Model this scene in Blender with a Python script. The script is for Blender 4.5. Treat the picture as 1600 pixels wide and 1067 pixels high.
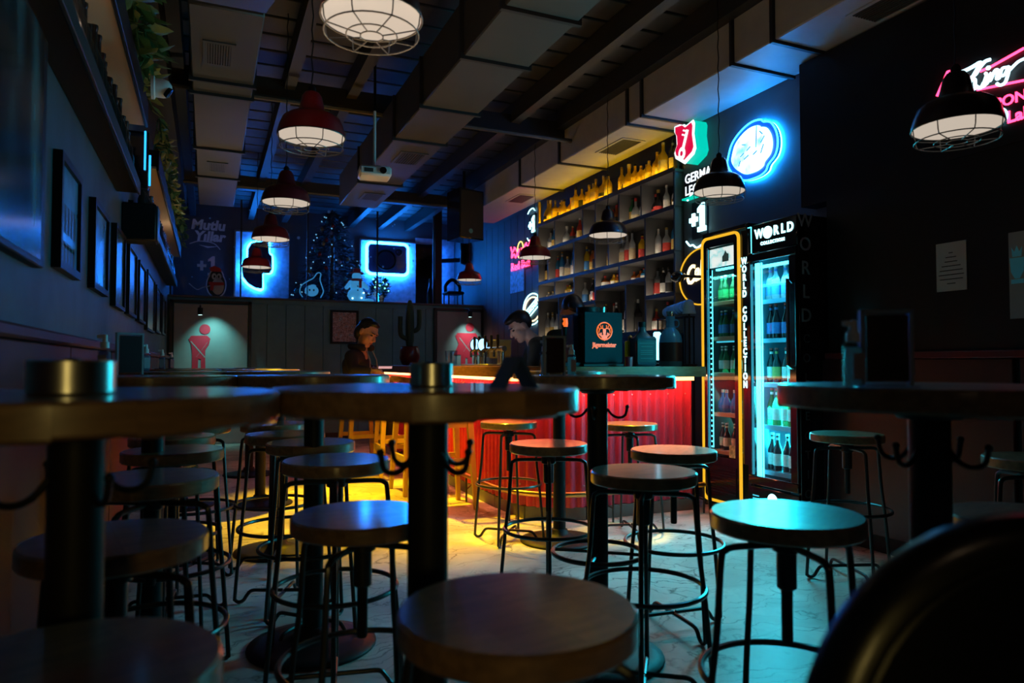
import bpy, bmesh, math, random
from mathutils import Vector, Matrix
for o in list(bpy.data.objects): bpy.data.objects.remove(o)
SC = bpy.context.scene; COL = SC.collection
R = random.Random(7); PI = math.pi

# ------------------------------------------------------------ camera
TH, PT, FPX, HC = math.radians(23.36), math.radians(1.82), 1100.0, 1.13
cam_d = bpy.data.cameras.new('camera'); cam = bpy.data.objects.new('camera', cam_d); COL.objects.link(cam)
cam.location = (0, 0, HC); cam.rotation_euler = (PI/2+PT, 0, -TH)
cam_d.sensor_width = 36; cam_d.lens = FPX/1600*36; cam_d.clip_start = .02
cam_d.dof.use_dof = True; cam_d.dof.focus_distance = 4.8; cam_d.dof.aperture_fstop = 2.8
SC.camera = cam
# ------------------------------------------------------------ view, world
SC.view_settings.view_transform = 'Standard'; SC.view_settings.look = 'None'
SC.view_settings.gamma = 1; SC.view_settings.use_curve_mapping = False; SC.view_settings.exposure = 0.0
W = bpy.data.worlds.new('night'); SC.world = W; W.use_nodes = True
W.node_tree.nodes['Background'].inputs[0].default_value = (.5, .65, 1, 1)
W.node_tree.nodes['Background'].inputs[1].default_value = .0012
# ------------------------------------------------------------ lights
def light(kind, name, loc, aim, col, power, size=.1, size_y=None, angle=90, blend=.6):
    d = bpy.data.lights.new(name, kind); d.color = col; d.energy = power
    if kind == 'AREA':
        d.size = size
        if size_y: d.shape = 'RECTANGLE'; d.size_y = size_y
    elif kind == 'SPOT':
        d.spot_size = math.radians(angle); d.spot_blend = blend; d.shadow_soft_size = size
    else: d.shadow_soft_size = size
    o = bpy.data.objects.new(name, d); COL.objects.link(o); o.location = loc
    if aim: o.rotation_euler = (Vector(aim)-Vector(loc)).to_track_quat('-Z', 'Y').to_euler()
    return o
# yellow ceiling spots over the bar stools, small warm lamp row behind the camera, cold light inside the fridges
light('SPOT', 'yellow_ceiling_spot', (1.1, 6.35, 3.38), (1.45, 5.6, 0), (1, .56, .004), 1250, .05, angle=56)
light('SPOT', 'yellow_pin_spot', (1.2, 3.9, 3.4), (1.75, 4.15, .76), (1, .68, .015), 700, .04, angle=14)
light('SPOT', 'yellow_pin_spot', (2.62, 3.75, 3.2), (2.57, 3.98, .73), (1, .68, .015), 600, .04, angle=13)
light('SPOT', 'warm_wall_lamp', (-.42, -2.0, 1.25), (.25, 1.3, 1.03), (1, .72, .2), 34, .25, angle=29, blend=.8)
light('POINT', 'warm_pendant_behind', (.6, -1.0, 2.3), None, (1, .68, .4), 2.2, .12)
light('AREA', 'fridge_light', (3.535, 3.66, 1.15), (0, 2.9, .2), (.015, .72, .95), 54, .3, 1.4)
light('AREA', 'fridge_light', (3.54, 3.66, 1.7), (3.9, 3.66, .9), (.06, .7, 1), 3, .3, .2)
light('AREA', 'fridge_light', (3.53, 4.17, 1.2), (1.5, 3.2, 0), (.1, .8, .7), 2.5, .26, 1.4)
light('AREA', 'fridge_light', (3.54, 4.17, 1.8), (3.9, 4.17, .7), (.2, .9, .8), 2.5, .26, .2)
light('SPOT', 'door_spot', (.06, 10.45, 1.99), (.06, 10.72, 1.2), (.3, 1, .95), 34, .02, angle=80, blend=1)
light('SPOT', 'door_spot', (3.83, 10.45, 1.97), (3.83, 10.75, 1.3), (.6, 1, .95), 48, .02, angle=70, blend=1)
light('AREA', 'planter_fill_strip', (-.47, 2.6, 2.235), (-.40, 2.6, 2.6), (1, .68, .42), 11, .03, 4.3)  # unseen strip added to brighten the planter's pale underside
light('AREA', 'planter_fill_strip', (-.47, 8.0, 2.235), (-.40, 8.0, 2.6), (1, .74, .48), 12, .03, 4.6)  # same added fill below the farther planter

# ------------------------------------------------------------ pixel -> place helpers (real planes only)
_f = Vector((math.sin(TH)*math.cos(PT), math.cos(TH)*math.cos(PT), math.sin(PT)))
_r = Vector((math.cos(TH), -math.sin(TH), 0)); _u = _r.cross(_f)
CP = Vector((0, 0, HC))
def ray(px, py): return (_f*FPX + _r*(px-800) + _u*(533.5-py))
def at(px, py, X=None, Y=None, Z=None, D=None):
    v = ray(px, py)
    if X is not None: t = X/v.x
    elif Y is not None: t = Y/v.y
    elif Z is not None: t = (Z-HC)/v.z
    else: t = D/FPX
    return CP + v*t

# ------------------------------------------------------------ mesh builder
class MB:
    def __init__(s): s.v = []; s.f = []; s.m = []; s.c = 0; s.M = None
    def mat(s, i): s.c = i; return s
    def add(s, vs, fs):
        b = len(s.v)
        for p in vs:
            p = Vector(p); s.v.append(s.M @ p if s.M is not None else p)
        for f in fs: s.f.append([i+b for i in f]); s.m.append(s.c)
        return s
    def box(s, x0, x1, y0, y1, z0, z1):
        x0, x1 = sorted((x0, x1)); y0, y1 = sorted((y0, y1)); z0, z1 = sorted((z0, z1))
        return s.add([(x0,y0,z0),(x1,y0,z0),(x1,y1,z0),(x0,y1,z0),(x0,y0,z1),(x1,y0,z1),(x1,y1,z1),(x0,y1,z1)],
                     [(3,2,1,0),(4,5,6,7),(0,1,5,4),(1,2,6,5),(2,3,7,6),(3,0,4,7)])
    def bbox(s, x0, x1, y0, y1, z0, z1, b=.004):          # box with chamfered edges
        x0, x1 = sorted((x0, x1)); y0, y1 = sorted((y0, y1)); z0, z1 = sorted((z0, z1))
        P = []
        for z, k in ((z0, b), (z0+b, 0), (z1-b, 0), (z1, b)):
            P.append([(x0+k+b*(k==0),y0+k,z),(x1-k-b*(k==0),y0+k,z),(x1-k,y0+k+b*(k==0),z),(x1-k,y1-k-b*(k==0),z),
                      (x1-k-b*(k==0),y1-k,z),(x0+k+b*(k==0),y1-k,z),(x0+k,y1-k-b*(k==0),z),(x0+k,y0+k+b*(k==0),z)])
        vs = [p for q in P for p in q]; fs = [tuple(range(7,-1,-1)), tuple(range(24,32))]
        for j in range(3):
            for i in range(8): fs.append((j*8+i, j*8+(i+1)%8, j*8+8+(i+1)%8, j*8+8+i))
        return s.add(vs, fs)
    def lathe(s, prof, n=16, c=(0,0,0), mats=None, sx=1, sy=1):
        vs = []; fs = []
        for r, z in prof:
            for i in range(n):
                a = 2*PI*i/n; vs.append((c[0]+r*math.cos(a)*sx, c[1]+r*math.sin(a)*sy, c[2]+z))
        k = len(prof); c0 = s.c
        for j in range(k-1):
            s.c = mats[j] if mats else c0
            b = len(s.v) if j == 0 else b0
            if j == 0:
                b0 = len(s.v)
                for p in vs: p = Vector(p); s.v.append(s.M @ p if s.M is not None else p)
            for i in range(n):
                s.f.append([b0+j*n+i, b0+j*n+(i+1)%n, b0+j*n+n+(i+1)%n, b0+j*n+n+i]); s.m.append(s.c)
        if prof[0][0] > 1e-5: s.f.append([b0+i for i in range(n-1,-1,-1)]); s.m.append(mats[0] if mats else c0)
        if prof[-1][0] > 1e-5: s.f.append([b0+(k-1)*n+i for i in range(n)]); s.m.append(mats[-1] if mats else c0)
        s.c = c0; return s
    def tube(s, pts, r, n=8, closed=False, rs=None):
        pts = [Vector(p) for p in pts]; k = len(pts); vs = []; fs = []
        nrm = None
        for i in range(k):
            a = pts[(i-1) % k] if (closed or i > 0) else pts[i]
            b = pts[(i+1) % k] if (closed or i < k-1) else pts[i]
            t = (b-a).normalized()
            if nrm is None:
                nrm = t.orthogonal().normalized()
            else:
                nrm = (nrm - t*nrm.dot(t))
                nrm = nrm.normalized() if nrm.length > 1e-6 else t.orthogonal().normalized()
            bn = t.cross(nrm); rr = rs[i] if rs else r
            for j in range(n):
                q = 2*PI*j/n; vs.append(pts[i] + (nrm*math.cos(q)+bn*math.sin(q))*rr)
        for i in range(k if closed else k-1):
            o = (i+1) % k
            sh = 0
            if closed and i == k-1:      # close with the best matching twist
                sh = min(range(n), key=lambda h: (vs[i*n]-vs[h]).length)
            for j in range(n): fs.append((i*n+j, i*n+(j+1)%n, o*n+(j+1+sh)%n, o*n+(j+sh)%n))
        if not closed: fs += [tuple(range(n-1,-1,-1)), tuple((k-1)*n+j for j in range(n))]
        return s.add(vs, fs)
    def ring(s, R_, r, c=(0,0,0), N=32, n=8):
        return s.tube([(c[0]+R_*math.cos(2*PI*i/N), c[1]+R_*math.sin(2*PI*i/N), c[2]) for i in range(N)], r, n, True)
    def prism(s, poly, z0, z1):
        k = len(poly)
        if sum(poly[i][0]*poly[(i+1)%k][1]-poly[(i+1)%k][0]*poly[i][1] for i in range(k)) < 0: poly = poly[::-1]
        return s.add([(p[0],p[1],z0) for p in poly]+[(p[0],p[1],z1) for p in poly],
                     [tuple(range(k-1,-1,-1)), tuple(range(k,2*k))]+[(i,(i+1)%k,k+(i+1)%k,k+i) for i in range(k)])
    def ell(s, c, rx, ry, rz, n=16, k=10):
        vs = []; fs = []
        for j in range(1, k):
            t = PI*j/k
            for i in range(n):
                a = 2*PI*i/n; vs.append((c[0]+rx*math.sin(t)*math.cos(a), c[1]+ry*math.sin(t)*math.sin(a), c[2]-rz*math.cos(t)))
        for j in range(k-2):
            for i in range(n): fs.append((j*n+i, j*n+(i+1)%n, j*n+n+(i+1)%n, j*n+n+i))
        b = len(vs); vs += [(c[0],c[1],c[2]-rz),(c[0],c[1],c[2]+rz)]
        for i in range(n): fs.append((b,(i+1)%n,i)); fs.append((b+1,(k-2)*n+i,(k-2)*n+(i+1)%n))
        return s.add(vs, fs)
    def cap(s, p0, p1, r0, r1, n=12):                     # tapered capsule
        p0 = Vector(p0); p1 = Vector(p1); t = (p1-p0); L = t.length or 1e-4; t = t.normalized() if t.length>1e-6 else Vector((0,0,1))
        pts = []; rs = []
        for a in (-80,-50,-22): pts.append(p0+t*r0*math.sin(math.radians(a))); rs.append(r0*math.cos(math.radians(a)))
        for q in (0,.5,1): pts.append(p0+t*L*q); rs.append(r0+(r1-r0)*q)
        for a in (22,50,80): pts.append(p1+t*r1*math.sin(math.radians(a))); rs.append(r1*math.cos(math.radians(a)))
        return s.tube(pts, 0, n, False, rs)
def mesh(mb, name, mats, ang=38):
    me = bpy.data.meshes.new(name); me.from_pydata([tuple(v) for v in mb.v], [], mb.f)
    mats = mats if isinstance(mats, (list, tuple)) else [mats]
    for m in mats: me.materials.append(m)
    if len(mats) > 1: me.polygons.foreach_set('material_index', mb.m)
    me.polygons.foreach_set('use_smooth', [True]*len(me.polygons))
    me.update(); me.set_sharp_from_angle(angle=math.radians(ang))
    return me
def tag(o, label=None, cat=None, group=None, kind=None):
    for k, v in (('label',label),('category',cat),('group',group),('kind',kind)):
        if v: o[k] = v
    return o
def obj(name, mb, mats=None, parent=None, ang=38, **kw):
    me = mb if isinstance(mb, bpy.types.Mesh) else mesh(mb, name, mats, ang)
    o = bpy.data.objects.new(name, me); COL.objects.link(o)
    if parent is not None: o.parent = parent
    return tag(o, **kw)
def thing(name, label, cat, loc=(0,0,0), rz=0, group=None, M=None):
    o = bpy.data.objects.new(name, None); COL.objects.link(o); o.empty_display_size = .1
    if M is not None: o.matrix_world = M
    else: o.location = loc; o.rotation_euler = (0,0,rz)
    return tag(o, label, cat, group)
KIDS = {}
def copy_tree(o, label=None, loc=None, rz=None, parent=None):
    c = o.copy(); COL.objects.link(c)
    if parent is not None: c.parent = parent
    if label: c['label'] = label
    if loc is not None: c.location = loc
    if rz is not None: c.rotation_euler = (0,0,rz)
    for ch in list(o.children):
        if ch.parent == o: copy_tree(ch, parent=c)
    return c
def frame(loc, face):          # local x = reading direction, y = up, z = out of the wall
    ax = {'-X': ((0,-1,0),(0,0,1),(-1,0,0)), '-Y': ((1,0,0),(0,0,1),(0,-1,0)), '+X': ((0,1,0),(0,0,1),(1,0,0)), '-Z': ((1,0,0),(0,-1,0),(0,0,-1))}[face]
    return Matrix.Translation(loc) @ Matrix([[ax[0][i],ax[1][i],ax[2][i]] for i in range(3)]).to_4x4()
def text_mb(mb, s, size, x=0, y=0, z=0, depth=.004, shear=0, bold=0, align='CENTER', sp=1.0, sx=1, rot=0):
    cu = bpy.data.curves.new('lettering', 'FONT'); cu.body = s; cu.size = size; cu.extrude = depth/2; cu.shear = shear
    cu.offset = bold; cu.align_x = align; cu.align_y = 'CENTER'; cu.space_character = sp; cu.resolution_u = 3
    o = bpy.data.objects.new('lettering', cu); COL.objects.link(o)
    bpy.context.view_layer.update()
    me = bpy.data.meshes.new_from_object(o.evaluated_get(bpy.context.evaluated_depsgraph_get()))
    c, sn = math.cos(rot), math.sin(rot)
    mb.add([(x+(v.co.x*c-v.co.y*sn)*sx, y+(v.co.x*sn+v.co.y*c), z+v.co.z) for v in me.vertices], [list(p.vertices) for p in me.polygons])
    bpy.data.objects.remove(o); bpy.data.meshes.remove(me); bpy.data.curves.remove(cu)
    return mb
def smooth(pts, k=5, closed=False):
    P = [Vector(p) if len(p) == 3 else Vector((p[0],p[1],0)) for p in pts]; n = len(P); out = []
    for i in range(n if closed else n-1):
        g = (lambda j: P[j % n]) if closed else (lambda j: P[max(0, min(n-1, j))])
        a, b, c, d = g(i-1), g(i), g(i+1), g(i+2)
        for q in range(k):
            t = q/k
            out.append(.5*((2*b)+(c-a)*t+(2*a-5*b+4*c-d)*t*t+(3*b-a-3*c+d)*t**3))
    if not closed: out.append(P[-1])
    return out
# ------------------------------------------------------------ materials
def mat(name, col, rough=.5, metal=0, emit=None, es=1, spec=.5, coat=0, noise=0, nscale=8, bump=0, trans=0, stretch=None, objvar=0):
    m = bpy.data.materials.new(name); m.use_nodes = True; nt = m.node_tree; b = nt.nodes['Principled BSDF']
    b.inputs['Base Color'].default_value = (*col, 1); b.inputs['Roughness'].default_value = rough; b.inputs['Metallic'].default_value = metal
    b.inputs['Specular IOR Level'].default_value = spec; b.inputs['Coat Weight'].default_value = coat; b.inputs['Coat Roughness'].default_value = .14 if name == 'varnished_wood' else .12
    if emit: b.inputs['Emission Color'].default_value = (*emit, 1); b.inputs['Emission Strength'].default_value = es
    if noise or bump or objvar:
        tc = nt.nodes.new('ShaderNodeTexCoord'); mp = nt.nodes.new('ShaderNodeMapping'); nz = nt.nodes.new('ShaderNodeTexNoise')
        nt.links.new(tc.outputs['Object'], mp.inputs[0]); nt.links.new(mp.outputs[0], nz.inputs['Vector'])
        nz.inputs['Scale'].default_value = nscale; nz.inputs['Detail'].default_value = 4
        if stretch: mp.inputs['Scale'].default_value = stretch
        if objvar:
            oi = nt.nodes.new('ShaderNodeObjectInfo'); ad = nt.nodes.new('ShaderNodeVectorMath'); ad.operation = 'SCALE'
            cb = nt.nodes.new('ShaderNodeCombineXYZ')
            for i in range(3): nt.links.new(oi.outputs['Random'], cb.inputs[i])
            nt.links.new(cb.outputs[0], ad.inputs[0]); ad.inputs['Scale'].default_value = 30
            nt.links.new(ad.outputs[0], mp.inputs['Location'])
        if noise:
            rp = nt.nodes.new('ShaderNodeValToRGB'); nt.links.new(nz.outputs['Fac'], rp.inputs[0])
            rp.color_ramp.elements[0].position = .3; rp.color_ramp.elements[1].position = .7
            rp.color_ramp.elements[0].color = (*[c*(1-noise) for c in col], 1); rp.color_ramp.elements[1].color = (*[min(1, c*(1+noise)) for c in col], 1)
            out = rp.outputs[0]
            if objvar:
                hv = nt.nodes.new('ShaderNodeHueSaturation'); mr = nt.nodes.new('ShaderNodeMapRange')
                mr.inputs['To Min'].default_value = 1-objvar; mr.inputs['To Max'].default_value = 1+objvar
                nt.links.new(oi.outputs['Random'], mr.inputs[0]); nt.links.new(mr.outputs[0], hv.inputs['Value'])
                nt.links.new(out, hv.inputs['Color']); out = hv.outputs[0]
            nt.links.new(out, b.inputs['Base Color'])
        if bump:
            bp = nt.nodes.new('ShaderNodeBump'); bp.inputs['Strength'].default_value = bump; bp.inputs['Distance'].default_value = .01
            nt.links.new(nz.outputs['Fac'], bp.inputs['Height']); nt.links.new(bp.outputs[0], b.inputs['Normal'])
    if trans:
        o = nt.nodes['Material Output']; tr = nt.nodes.new('ShaderNodeBsdfTranslucent'); mx = nt.nodes.new('ShaderNodeMixShader')
        tr.inputs[0].default_value = (*[min(1, c*2.2) for c in col], 1); mx.inputs[0].default_value = trans
        nt.links.new(b.outputs[0], mx.inputs[1]); nt.links.new(tr.outputs[0], mx.inputs[2]); nt.links.new(mx.outputs[0], o.inputs[0])
    return m
def emis(name, col, s):
    m = mat(name, (.02,.02,.02), .4, 0, col, s); return m
def glass(name, tint=(1,1,1), refl=.12, rough=.02):
    m = bpy.data.materials.new(name); m.use_nodes = True; nt = m.node_tree; nt.nodes.remove(nt.nodes['Principled BSDF'])
    tr = nt.nodes.new('ShaderNodeBsdfTransparent'); gl = nt.nodes.new('ShaderNodeBsdfGlossy'); mx = nt.nodes.new('ShaderNodeMixShader')
    fr = nt.nodes.new('ShaderNodeFresnel'); fr.inputs[0].default_value = 1.45
    mr = nt.nodes.new('ShaderNodeMath'); mr.operation = 'MULTIPLY_ADD'; mr.inputs[1].default_value = 1.0; mr.inputs[2].default_value = refl-.04
    ge = nt.nodes.new('ShaderNodeNewGeometry'); bf = nt.nodes.new('ShaderNodeMath'); bf.operation = 'SUBTRACT'; bf.inputs[0].default_value = 1
    nt.links.new(ge.outputs['Backfacing'], bf.inputs[1]); ml = nt.nodes.new('ShaderNodeMath'); ml.operation = 'MULTIPLY'
    nt.links.new(fr.outputs[0], mr.inputs[0]); nt.links.new(mr.outputs[0], ml.inputs[0]); nt.links.new(bf.outputs[0], ml.inputs[1]); nt.links.new(ml.outputs[0], mx.inputs[0])
    tr.inputs[0].default_value = (*tint, 1); gl.inputs['Roughness'].default_value = rough
    nt.links.new(tr.outputs[0], mx.inputs[1]); nt.links.new(gl.outputs[0], mx.inputs[2]); nt.links.new(mx.outputs[0], nt.nodes['Material Output'].inputs[0])
    return m
def marble():
    m = mat('marble_floor', (.42,.40,.35), .4, spec=.3); nt = m.node_tree; b = nt.nodes['Principled BSDF']
    tc = nt.nodes.new('ShaderNodeTexCoord'); n1 = nt.nodes.new('ShaderNodeTexNoise'); n1.inputs['Scale'].default_value = 2.2; n1.inputs['Detail'].default_value = 6
    nt.links.new(tc.outputs['Object'], n1.inputs['Vector'])
    ad = nt.nodes.new('ShaderNodeVectorMath'); ad.operation = 'MULTIPLY_ADD'; ad.inputs[1].default_value = (.9,.9,0)
    nt.links.new(n1.outputs['Color'], ad.inputs[0]); nt.links.new(tc.outputs['Object'], ad.inputs[2])
    mp = nt.nodes.new('ShaderNodeMapping'); mp.inputs['Rotation'].default_value = (0,0,.6); mp.inputs['Scale'].default_value = (1.5,5.0,1)
    nt.links.new(ad.outputs[0], mp.inputs[0])
    vo = nt.nodes.new('ShaderNodeTexVoronoi'); vo.feature = 'DISTANCE_TO_EDGE'; vo.inputs['Scale'].default_value = 1.9
    nt.links.new(mp.outputs[0], vo.inputs['Vector'])
    rp = nt.nodes.new('ShaderNodeValToRGB'); rp.color_ramp.elements[0].position = .0; rp.color_ramp.elements[1].position = .05
    rp.color_ramp.elements[0].color = (.16,.15,.14,1); rp.color_ramp.elements[1].color = (1,1,1,1)
    e = rp.color_ramp.elements.new(.012); e.color = (.55,.54,.52,1)
    nt.links.new(vo.outputs['Distance'], rp.inputs[0])
    n2 = nt.nodes.new('ShaderNodeTexNoise'); n2.inputs['Scale'].default_value = 1.3; n2.inputs['Detail'].default_value = 8; nt.links.new(ad.outputs[0], n2.inputs['Vector'])
    r2 = nt.nodes.new('ShaderNodeValToRGB'); r2.color_ramp.elements[0].position = .35; r2.color_ramp.elements[1].position = .62
    r2.color_ramp.elements[0].color = (.32,.30,.26,1); r2.color_ramp.elements[1].color = (.8,.78,.7,1); nt.links.new(n2.outputs['Fac'], r2.inputs[0])
    mx = nt.nodes.new('ShaderNodeMix'); mx.data_type = 'RGBA'; mx.blend_type = 'MULTIPLY'
    n3 = nt.nodes.new('ShaderNodeTexNoise'); n3.inputs['Scale'].default_value = 3.1; nt.links.new(tc.outputs['Object'], n3.inputs['Vector'])
    m3 = nt.nodes.new('ShaderNodeMapRange'); m3.inputs['From Min'].default_value = .35; m3.inputs['From Max'].default_value = .6; m3.inputs['To Min'].default_value = .1; m3.inputs['To Max'].default_value = .95
    nt.links.new(n3.outputs['Fac'], m3.inputs[0]); nt.links.new(m3.outputs[0], mx.inputs[0])
    nt.links.new(r2.outputs[0], mx.inputs[6]); nt.links.new(rp.outputs[0], mx.inputs[7]); nt.links.new(mx.outputs[2], b.inputs['Base Color'])
    mr = nt.nodes.new('ShaderNodeMapRange'); mr.inputs['To Min'].default_value = .3; mr.inputs['To Max'].default_value = .55
    nt.links.new(n2.outputs['Fac'], mr.inputs[0]); nt.links.new(mr.outputs[0], b.inputs['Roughness'])
    return m
def blotch(name, cols, scale=4, rough=.3, emit=0, stretch=(1,1,1)):       # flat print: soft blotches of a few colours
    m = mat(name, cols[0], rough); nt = m.node_tree; b = nt.nodes['Principled BSDF']
    tc = nt.nodes.new('ShaderNodeTexCoord'); mp = nt.nodes.new('ShaderNodeMapping'); mp.inputs['Scale'].default_value = stretch
    nz = nt.nodes.new('ShaderNodeTexNoise'); nz.inputs['Scale'].default_value = scale; nz.inputs['Detail'].default_value = 3
    nt.links.new(tc.outputs['Object'], mp.inputs[0]); nt.links.new(mp.outputs[0], nz.inputs['Vector'])
    rp = nt.nodes.new('ShaderNodeValToRGB'); nt.links.new(nz.outputs['Fac'], rp.inputs[0])
    k = len(cols); rp.color_ramp.elements[0].position = .32; rp.color_ramp.elements[1].position = .68
    rp.color_ramp.elements[0].color = (*cols[0],1); rp.color_ramp.elements[1].color = (*cols[-1],1)
    for i in range(1, k-1):
        e = rp.color_ramp.elements.new(.32+.36*i/(k-1)); e.color = (*cols[i],1)
    nt.links.new(rp.outputs[0], b.inputs['Base Color'])
    if emit:
        nt.links.new(rp.outputs[0], b.inputs['Emission Color']); b.inputs['Emission Strength'].default_value = emit
    return m
M = dict(
 wood=mat('varnished_wood', (.22,.125,.06), .4, coat=.75, noise=.3, nscale=6, stretch=(1,9,9), objvar=.22),
 floor=marble(), wall=mat('dark_paint', (.085,.095,.11), .55, noise=.15, nscale=3),
 wallblue=mat('charcoal_plaster', (.05,.062,.075), .6, noise=.25, nscale=5, bump=.15),
 teal=mat('teal_lit_panel', (.10,.27,.32), .45, noise=.08), deck=mat('ceiling_plank_paint', (.032,.033,.036), .55, noise=.15, objvar=.1),  # grey panels carry the teal ambient light in their base colour
 black=mat('black_paint', (.006,.006,.007), .5, spec=.3), joist=mat('black_steel', (.022,.022,.024), .5),
 duct=mat('painted_duct', (.06,.058,.055), .5, noise=.12, nscale=2), ductl=mat('light_duct', (.36,.35,.34), .5, noise=.06),
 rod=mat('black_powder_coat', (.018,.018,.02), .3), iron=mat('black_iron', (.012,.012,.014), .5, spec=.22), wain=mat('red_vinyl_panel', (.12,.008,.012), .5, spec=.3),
 red=mat('red_corrugated', (.5,.032,.065), .33, noise=.06), yellow=mat('yellow_surface', (.55,.38,.05), .4, noise=.08),
 brownwood=mat('counter_wood', (.17,.08,.04), .45, spec=.25, noise=.3, nscale=5, stretch=(3,3,12)), brass=mat('brass', (.55,.36,.12), .3, 1),
 kick=mat('grey_kick_board', (.12,.13,.12), .4, noise=.1), chrome=mat('chrome', (.6,.6,.6), .18, 1), steel=mat('brushed_steel', (.45,.45,.44), .3, 1),
 white=mat('white_plastic', (.7,.72,.75), .4), lampred=mat('dark_red_enamel', (.2,.010,.018), .32, coat=.2), lampblk=mat('dark_enamel', (.02,.006,.01), .28, coat=.3),
 lampglow=emis('lamp_inside', (1,.84,.68), .56), wire=mat('cage_wire', (.10,.10,.10), .4, .5),
 shelf=mat('grey_shelf_board', (.18,.178,.17), .5, noise=.05), shelfedge=mat('dark_shelf_edge', (.035,.045,.05), .4), shelfback=mat('shelf_back', (.07,.075,.07), .6, noise=.2),
 led=emis('warm_strip', (1,.82,.62), 12), ledred_hidden=emis('hidden_red_strip', (1,.2,.10), 66), ledpeach=emis('peach_strip', (1,.40,.13), 5), ledyel=emis('yellow_strip', (1,.57,.0), 45),
 blueneon=emis('blue_neon', (.012,.22,1), 62), bluedim=emis('blue_neon_dim', (.02,.26,1), 9), cyan=emis('cyan_led', (.08,.75,1), 4.5), cyandim=emis('cyan_led_dim', (.05,.5,.65), 1.2),
 whiteneon=emis('white_neon', (.42,.92,1), 3.2), pinkneon=emis('pink_neon', (1,.03,.10), 7), yelneon=emis('amber_neon', (1,.52,.02), .95), creamneon=emis('cream_neon', (1,.75,.4), 2.4),
 signred=emis('sign_red', (.85,.0,.06), .85), signgreen=emis('sign_green', (0,.75,.55), .85), signwhite=emis('sign_white', (.85,.95,1), 1.3), orange=emis('orange_print', (1,.17,.02), .95),
 icon=emis('icon_red', (1,.05,.09), .05), pane=glass('clear_pane', (.96,.98,1), .06), acrylic=glass('acrylic', (.8,.86,.9), .12, .05),
 seatgloss=mat('black_leather', (.006,.006,.007), .3, spec=.3, coat=.15), blackgloss=mat('black_gloss', (.006,.006,.007), .08, coat=1), vinyl=mat('black_vinyl', (.008,.008,.009), .16, coat=.6),
 leaf=mat('dark_leaf', (.05,.12,.035), .4, trans=.25, noise=.4, nscale=20), leaf2=mat('yellow_leaf', (.19,.2,.05), .45, trans=.25),
 pine=mat('pine_needles', (.012,.03,.03), .6), potred=mat('red_glazed_pot', (.16,.012,.01), .3), cactus=mat('cactus_green', (.03,.06,.03), .6, bump=.3),
 skin=mat('skin', (.50,.27,.20), .5), hair=mat('black_hair', (.01,.009,.01), .4), cloth=mat('black_cloth', (.014,.014,.015), .8), hoodie=mat('dark_hoodie', (.022,.02,.024), .85), denim=mat('dark_denim', (.02,.025,.04), .8),
 paper=mat('paper', (.36,.37,.36), .7), ink=mat('ink', (.03,.03,.03), .6), tealmach=mat('dark_teal_enamel', (.003,.02,.026), .6, spec=.12),
)
M['wain2'] = mat('dimmed_red_panel', (.045,.004,.006), .4)  # red wainscot again, with the wall's dimness put into its colour
M['icon'] = mat('icon_red', (.75,.03,.06), .5)
XL, XR, YB, YU, ZC, ZT = -.52, 4.15, 10.8, 12.3, 3.7, 2.06
XS, XN = 3.86, 3.72      # sign wall between shelf and fridges, black wall nearer the camera
# ------------------------------------------------------------ setting
def struct(name, mb, m, label, **kw): return obj(name, mb, m, label=label, kind='structure', **kw)
struct('floor', MB().box(XL-.1, XR+.15, -2.2, YU+.1, -.06, 0), M['floor'], 'pale marbled floor with dark veins')
wl = struct('wall_left', MB().box(XL-.12, XL, -2.2, YU+.1, 0, ZC), M['wallblue'], 'charcoal plaster wall carrying the framed pictures')
wr = struct('wall_right', MB().box(XR, XR+.12, 5.1, YU+.1, 0, ZC), M['wall'], 'dark wall behind the bar and neon signs')
ws = struct('wall_right', MB().box(XS, XR+.12, 3.4, 5.09, 0, ZC), M['wall'], 'dark wall with the shield and round signs above the fridges')
wn = struct('wall_pillar', MB().box(XN, XR+.12, -2.2, 3.40, 0, 3.19).box(XN, XS, 3.40, 3.615, 2.2, 3.19), M['black'], 'black wall with the pinned papers past the drinks fridge')
struct('wall_far_upper', MB().box(XL, XR, YU, YU+.1, 0, ZC), M['wall'], 'dark painted wall of the room behind the high glass')
cl = struct('ceiling', MB().box(XL-.1, XR+.15, -2.2, YU+.1, ZC+.02, ZC+.1), M['black'], 'black ceiling of planks and joists with exposed ducts')
plank = mesh(MB().bbox(XL, XR, 0, .27, 0, .03, .006), 'ceiling_plank', M['deck'])
for i in range(45):
    p = obj('plank', plank, None, cl); p.location = (0, -1.2+i*.3, ZC-.012)
js = mesh(MB().box(-.045, .045, -1.2, YU, ZC-.20, ZC-.02), 'joist', M['joist'])
for x in (-.25, .62, 1.15, 2.25, 2.75, 3.25):
    j = obj('joist', js, None, cl); j.location = (x, 0, 0)
for y, z in ((6.35, 3.42), (3.2, 3.45), (9.75, 3.40)):
    obj('beam', MB().box(XL, XR-.55, y-.06, y+.06, z, z+.16), M['joist'], cl)
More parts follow.
